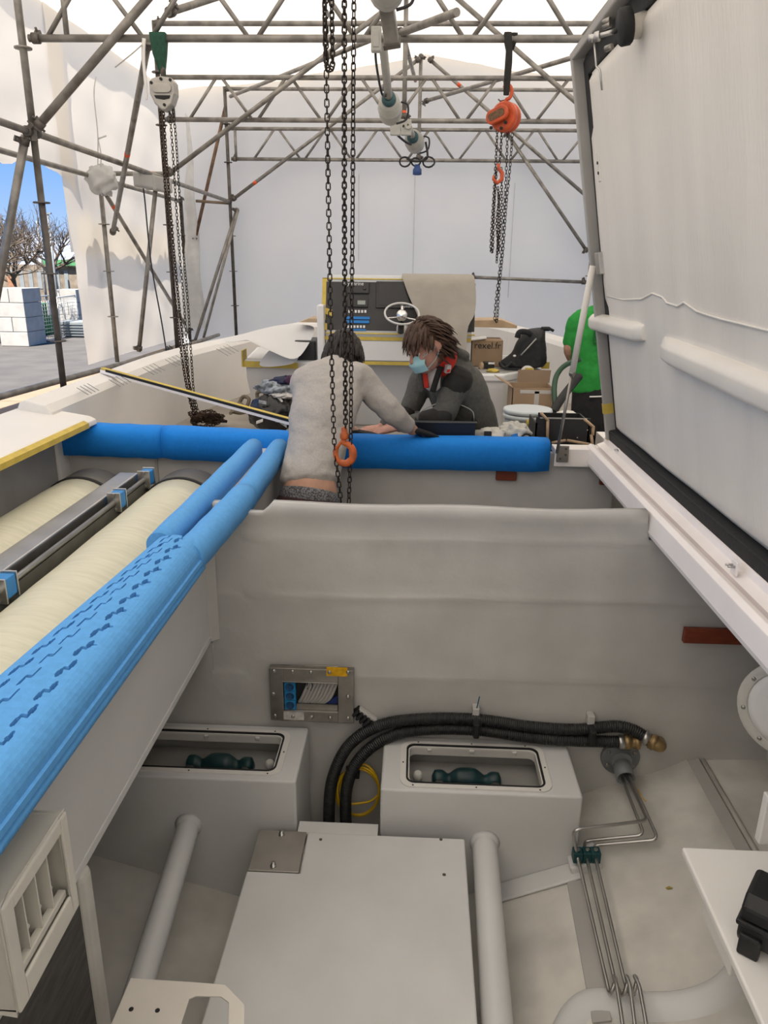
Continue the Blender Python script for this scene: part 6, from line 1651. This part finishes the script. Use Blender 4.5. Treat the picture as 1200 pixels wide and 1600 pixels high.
# hood lying on the back
loft(b,[(aY(722,560,4.050),0.05,0.03,W2),(aY(716,556,4.030),0.075,0.035,W2),(aY(705,548,4.000),0.06,0.03,W2)],16)
jk = flesh(b,'jacket','jacket_grey',t,0.0075,5,0.020)
def patch(pts, m, name, par, n=18):
    b = MB(); limb(b, pts, n); o = flesh(b, name, m, par, 0.007, 4, 0.012); return o
patch([(sN+V((0.012,-0.01,0.03)),0.070),(sN+V((-0.004,-0.014,-0.01)),0.074),(sN.lerp(eN,0.26)+V((-0.006,-0.010,0)),0.068)],'jacket_dark','shoulder_patch',t)
patch([(sN.lerp(eN,0.90)+V((-0.012,-0.012,0)),0.054),(eN+V((-0.008,-0.008,-0.004)),0.060),(eN.lerp(wN,0.42)+V((0,-0.006,0.004)),0.051)],'jacket_dark','elbow_patch',t)
patch([(sF.lerp(eF,0.85)+V((-0.006,-0.01,0)),0.054),(eF+V((-0.006,-0.006,-0.004)),0.056),(eF.lerp(wF,0.3),0.050)],'jacket_dark','elbow_patch',t)
# arm badge
p = aY(701,577,3.850); 
bd = MB().obox(p,V((0.9,0.35,0.1)).normalized(),V((0.15,-0.1,1)).normalized(),V((0.3,-0.95,-0.1)).normalized(),(-0.013,0.013),(-0.02,0.02),(-0.03,0.003)).build('arm_badge','label_white',t,bevel=0.002)
MB().obox(p+V((0,-0.0035,0)),V((0.9,0.35,0.1)).normalized(),V((0.15,-0.1,1)).normalized(),V((0.3,-0.95,-0.1)).normalized(),(-0.009,0.009),(-0.015,0.0),(-0.002,0.003)).build('badge_print','red_lining',bd)
# red collar lining, white tee, dark zip edge
rc = nk[1].lerp(nk[2],0.3)
ax = (nk[2]-nk[0]).normalized()
e1 = (W2-ax*W2.dot(ax)).normalized(); e2 = ax.cross(e1)
cr = []
for h, r in ((-0.035,0.088),(0.0,0.084),(0.035,0.083),(0.045,0.079),(0.035,0.074),(0.0,0.072)):
    cr.append([rc+ax*(h+0.018*math.cos(a-0.6))+(e1*math.cos(a)+e2*math.sin(a))*r for a in [k*2*math.pi/24 for k in range(24)]])
MB().rings(cr,False).build('red_collar','red_lining',t)
tee = MB(); loft(tee,[(aY(676,605,3.930),0.045,0.03,V((0.8,-0.6,0))),(aY(675,588,3.920),0.050,0.035,V((0.8,-0.6,0))),(aY(680,570,3.930),0.046,0.035,V((0.8,-0.6,0)))],16,4); tee.build('white_tee','tee_white',t)
MB().tube(catmull([aY(668,556,3.870),aY(664,580,3.875),aY(667,606,3.880)],6),0.013,8,flat=0.5).build('jacket_edge','red_lining',t)
MB().tube(catmull([aY(662,556,3.880),aY(657,580,3.890),aY(658,612,3.910)],6),0.016,8,flat=0.6).build('lapel','jacket_grey',t)
MB().tube(catmull([aY(689,572,3.875),aY(682,592,3.875),aY(676,612,3.880)],6),0.015,8,flat=0.6).build('lapel','jacket_dark',t)
MB().tube([aY(732,650,4.075),aY(752,660,4.085),aY(772,668,4.110)],0.006,6).build('pocket_zip','jacket_dark',t)
b = MB()
for s in (-1,1):
    hp_ = aY(738,725,4.310)+W2*0.09*s; kn = V((hp_.x-0.22,hp_.y-0.12+0.10*s,-1.07)); an = V((hp_.x+0.16,hp_.y+0.08,-1.09))
    limb(b,[(hp_,0.098),(hp_.lerp(kn,0.5),0.088),(kn,0.07)]); limb(b,[(kn,0.066),(kn.lerp(an,0.5),0.062),(an,0.052)])
flesh(b,'jeans','jeans',t,0.010,3,0.008)
# ------------------------------------------------------------------ man in the green T-shirt, partly behind the hatch
YG = 5.55
t = thing('person',(1.28,YG,-1.85),'man in a green T-shirt and black trousers standing behind the open hatch','person')
b = MB(); q = lambda px, py, dy=0.0: aY(px, py, YG+dy)
hc = q(962,462,0.06); g, R, _, _, _ = head(b, hc, V((0.35,0.85,-0.35)), V((0.25,0.2,0.95)))
limb(b,[(q(940,492),0.07),(q(948,480,0.02),0.056),(q(957,470,0.05),0.055)])
loft(b,[(q(926,650),0.14,0.10,X),(q(926,610),0.13,0.095,X),(q(925,560),0.13,0.095,X),(q(928,520),0.155,0.10,X),(q(934,494),0.14,0.085,X)])
sl, el, wl = q(901,505,0.0), q(889,549,0.03), q(905,580,0.24)
sr, er, wr = q(968,505,0.02), q(978,555,0.05), q(955,585,0.28)
for s_, e_, w_, th in ((sl,el,wl,1),(sr,er,wr,-1)):
    limb(b,[(s_,0.052),(s_.lerp(e_,0.5),0.045),(e_,0.038),(w_,0.027)]); hand(b,w_,(0.1,0.9,-0.2),(0,0.2,1),th,0.6)
for s in (-1,1):
    hp_ = V((1.30+s*0.075,YG,-1.0)); kn = V((1.30+s*0.08,YG+0.03,-1.42)); an = V((1.30+s*0.08,YG-0.02,-1.80))
    limb(b,[(hp_,0.085),(kn,0.055),(kn.lerp(an,0.4),0.053),(an,0.035)]); loft(b,[(an+V((0,-0.03,-0.015)),0.035,0.03,X),(an+V((0,0.16,-0.028)),0.036,0.018,X)],12,3)
body = flesh(b,'body','skin',t,0.006,3); face(g, R, body)
hair('hair','hair_dark',t,g,1.0,5,160,0.05,lambda a, b_, e: (0,-0.4,-0.7),lambda a, b_, e: e > 0.04 or b_ < 0.01 and e > -0.06,0.010)
b = MB()
loft(b,[(q(926,606),0.158,0.115,X),(q(925,590),0.150,0.112,X),(q(925,560),0.150,0.112,X),(q(927,525),0.172,0.118,X),(q(931,503),0.168,0.10,X),(q(938,489),0.09,0.075,X)],26)
limb(b,[(q(912,502),0.075),(sl,0.068),(sl.lerp(el,0.45),0.062),(sl.lerp(el,0.72),0.062)],18); limb(b,[(q(955,502),0.075),(sr,0.068),(sr.lerp(er,0.72),0.060)],18)
flesh(b,'green_shirt','tee_green',t,0.008,4,0.022)
p = q(924,524); zc, xc = p.z, p.x+0.006
for dz, w, h in ((0.045,0.014,0.004),(-0.045,0.014,0.004),(0.0,0.012,0.003)): MB().box(xc-w,xc+w,YG-0.135,YG-0.118,zc+dz-h,zc+dz+h).build('back_logo','tee_green_dark',t)
for dx in (-0.014,0.014): MB().box(xc+dx-0.003,xc+dx+0.003,YG-0.135,YG-0.118,zc-0.048,zc+0.048).build('back_logo','tee_green_dark',t)
b = MB()
loft(b,[(V((1.30,YG,-1.12)),0.165,0.12,X),(q(926,640),0.160,0.122,X),(q(926,604),0.148,0.112,X)],24,3)
for s in (-1,1):
    hp_ = V((1.30+s*0.082,YG,-1.05)); kn = V((1.30+s*0.09,YG+0.03,-1.42)); an = V((1.30+s*0.09,YG-0.02,-1.78))
    limb(b,[(hp_,0.10),(kn,0.082),(an,0.075)],18)
flesh(b,'work_trousers','work_black',t,0.010,3,0.014)
p = q(926,615); MB().tube(catmull([(p.x-0.05,YG-0.128,p.z-0.004),(p.x+0.02,YG-0.132,p.z),(p.x+0.09,YG-0.118,p.z+0.004)],5),0.006,6).build('reflective_strip','bright_white',t)
for s in (-1,1):
    an = V((1.30+s*0.09,YG-0.02,-1.80)); b = MB(); loft(b,[(an+V((0,-0.05,-0.012)),0.045,0.036,X),(an+V((0,0.18,-0.02)),0.044,0.026,X)],14,3); b.build('shoe','shoe',t)
# ================================================================== outside, seen through the opening in the tarpaulin
mat('block_white',(0.33,0.32,0.30),0.85,var=0.10,vs=3,bump=0.3,bs=8)
mat('stone_beige',(0.19,0.155,0.12),0.9,var=0.35,vs=2,bump=0.3,bs=4)
mat('green_sheet',(0.015,0.19,0.055),0.6,var=0.15,vs=2)
mat('fence_wire',(0.45,0.45,0.44),0.5,metal=0.5)
mat('bark',(0.085,0.062,0.045),0.9,var=0.35,vs=6,bump=0.3,bs=20)
mat('bark_red',(0.16,0.075,0.04),0.9,var=0.35,vs=6)
mat('hill_blue',(0.22,0.26,0.34),1.0,var=0.2,vs=0.05)
mat('roof_green',(0.06,0.22,0.09),0.8)
mat('container_grey',(0.20,0.22,0.23),0.6,var=0.15,vs=2)
GZ = -3.4
def gp(px, py): return aZ(px, py, GZ)
# stacked concrete block pillars
def pillar(px0, px1, pyb, pyt, depth, label, rows=4):
    p = gp(px0, pyb); Y = p.y; q = aY(px1, pyb, Y); top = aY(px0, pyt, Y).z
    t = thing('block_pillar',(p.x,Y,GZ),label,'block pillar','white concrete block pillars')
    h = (top-GZ)/rows
    for r in range(rows):
        n = 2 if r % 2 else 1
        for c in range(n):
            a = p.x+(q.x-p.x)*c/n; b = p.x+(q.x-p.x)*(c+1)/n
            MB().box(a+0.01,b-0.01,Y,Y+depth,GZ+h*r+0.01,GZ+h*(r+1)-0.005).build('block','block_white',t,bevel=0.02)
pillar(2,46,541,450,1.6,'tall white concrete block pillar left of the wire gate')
pillar(95,125,512,452,1.4,'white concrete block wall right of the wire gate',3)
pillar(-40,0,536,462,1.2,'white concrete block wall at the left picture edge',3)
# wire mesh gate and fence panels
def mesh_panel(pa, pb, h, label, n=14, m=12, name='mesh_fence'):
    a, b = gp(*pa), gp(*pb)
    t = thing(name,a,label,'fence','wire mesh fence panels')
    for k, z in enumerate((0.05,h)): MB().tube([a+V((0,0,z)),b+V((0,0,z))],0.03,8).build('rail','fence_wire',t)
    for p in (a, b): MB().tube([p,p+V((0,0,h))],0.03,8).build('post','fence_wire',t)
    mb = MB()
    for i in range(1,n): p = a.lerp(b,i/n); mb.tube([p+V((0,0,0.05)),p+V((0,0,h))],0.007,4)
    for i in range(1,m): mb.tube([a+V((0,0,0.05+(h-0.05)*i/m)),b+V((0,0,0.05+(h-0.05)*i/m))],0.007,4)
    mb.build('wires','fence_wire',t,kind='stuff')
mesh_panel((47,538),(96,528),2.0,'wire mesh gate in front of the green sheeting',name='mesh_gate')
mesh_panel((-20,536),(10,534),1.9,'wire mesh fence panel at the left picture edge')
mesh_panel((96,529),(124,522),1.9,'wire mesh fence panel right of the gate')
# green container behind the gate
a = gp(36,530); b = gp(92,522)
t = thing('green_container',a,'bright green sheeted container behind the wire gate','container')
d = (b-a); d.z = 0; L = d.length; d.normalize(); s = V((-d.y,d.x,0))
MB().obox(a,d,s,(0,0,1),(0,L),(0.2,2.2),(0,1.55)).build('body','green_sheet',t,bevel=0.08)
MB().obox(a,d,s,(0,0,1),(-0.05,L*0.55),(0.12,2.3),(1.50,1.85)).build('lid','green_sheet',t,bevel=0.08)
for k in range(6): MB().obox(a,d,s,(0,0,1),(L*k/6+0.05,L*k/6+0.12),(0.15,0.22),(0,1.5)).build('rib','green_sheet',t)
MB().obox(a,d,s,(0,0,1),(L*0.62,L*0.85),(-0.3,-0.27),(1.0,1.7)).build('notice','block_white',t)
# grey skip
a = gp(96,527); t = thing('grey_skip',a,'low grey ribbed skip right of the gate','skip')
MB().hexa([(a.x,a.y,GZ),(a.x+1.5,a.y,GZ),(a.x+1.5,a.y+1.2,GZ),(a.x,a.y+1.2,GZ),(a.x-0.1,a.y-0.1,GZ+0.75),(a.x+1.3,a.y-0.1,GZ+0.75),(a.x+1.3,a.y+1.3,GZ+0.75),(a.x-0.1,a.y+1.3,GZ+0.75)]).build('tub','container_grey',t,bevel=0.03)
for k in range(5): MB().box(a.x-0.05,a.x+1.45,a.y-0.12,a.y-0.02,GZ+0.1+0.13*k,GZ+0.13+0.13*k).build('rib','container_grey',t)
# stone building with green roof edge
Yb = 52.0; p, q = aY(15,470,Yb), aY(118,413,Yb)
t = thing('stone_building',(p.x,Yb,GZ),'beige stone building with a green roof edge behind the fence','building')
MB().box(p.x-6,q.x+6,Yb,Yb+6,GZ,q.z-0.05).build('wall','stone_beige',t)
MB().box(q.x-2.2,q.x+6.3,Yb-0.3,Yb+6.3,q.z-0.1,q.z+0.28).build('roof_edge','roof_green',t)
for k in range(7):
    x = p.x+0.3+k*0.62; MB().box(x,x+0.28,Yb-0.03,Yb+0.01,GZ+1.8,GZ+3.0).build('window','container_grey',t)
# hills
mb = MB(); rs = []
for i in range(41):
    x = -220+i*5.0; h = 10+4*math.sin(i*0.45)+2.5*math.sin(i*1.3+1); rs.append([V((x,260,GZ)),V((x,270,GZ+h*0.6)),V((x,285,GZ+h)),V((x,320,GZ))])
mb.sheet(rs); mb.build('ground_hills','hill_blue',kind='structure')
# lamp posts
for px, pyt, Y, lab in ((86,335,46,'thin street lamp post right of the bare tree'),(68,345,50,'second thin pole among the branches')):
    p = aY(px,430,Y); z = aY(px,pyt,Y).z; t = thing('lamp_post',(p.x,Y,GZ),lab,'lamp post')
    MB().tube([(p.x,Y,GZ),(p.x,Y,z)],[0.09,0.05],8).build('pole','container_grey',t)
    if px == 86: MB().obox((p.x,Y,z),(1,0,0.1),(0,1,0),(0,0,1),(-0.3,0.2),(-0.08,0.08),(0,0.07)).build('lamp_head','container_grey',t)
# bare trees
def tree(px, pyb, Y, H, label, seed, spread=1.0, lean=(0,0), m='bark'):
    rnd = random.Random(seed); p = aY(px, pyb, Y); base = V((p.x,Y,GZ))
    t = thing('bare_tree',base,label,'tree','bare winter trees outside')
    tr = MB(); top = base+V((lean[0],0,H*0.42)); tr.tube([base,base.lerp(top,0.5)+V((0.05,0,0)),top],[0.28,0.22,0.2],10); tr.build('trunk','bark_red',t)
    mb = MB()
    def grow(p, d, L, r, lev):
        pts = [p]; rr = [r]; dd = d.copy()
        for k in range(3):
            dd = (dd+V((rnd.uniform(-.28,.28),rnd.uniform(-.28,.28),rnd.uniform(-.12,.26)))).normalized(); p = p+dd*L/3; pts.append(p); rr.append(r*(1-0.16*(k+1)))
        mb.tube(pts, rr, 5 if lev < 2 else 4, cap=False)
        if lev >= 5: return
        for k in range(3 if lev < 4 else 2):
            q = pts[rnd.choice((1,2,3))] if k else pts[3]
            nd = (dd+V((rnd.uniform(-1,1)*spread,rnd.uniform(-0.8,0.8),rnd.uniform(-0.45,0.75)))).normalized(); grow(q, nd, L*rnd.uniform(0.62,0.85), r*0.6, lev+1)
    for k in range(5):
        a = k*1.256+rnd.uniform(-.3,.3); grow(top-V((0,0,rnd.uniform(0,0.5))), V((math.cos(a)*spread,math.sin(a)*0.7,rnd.uniform(0.25,0.9))).normalized(), H*0.20, 0.12, 0)
    mb.build('branches','bark',t,kind='stuff')
tree(19,445,40.0,6.6,'bare branching tree behind the white block pillar',4,1.3)
tree(-38,445,36.0,7.5,'bare tree reaching in from the left picture edge',8,1.2)
tree(84,440,48.0,7.0,'thin bare tree behind the wire gate',15,1.0)
# ================================================================== lift everything to ground level
for o in list(COL.objects):
    if o.parent is None and o.type != 'CAMERA' and o != sun_o:
        o.location.z += LIFT
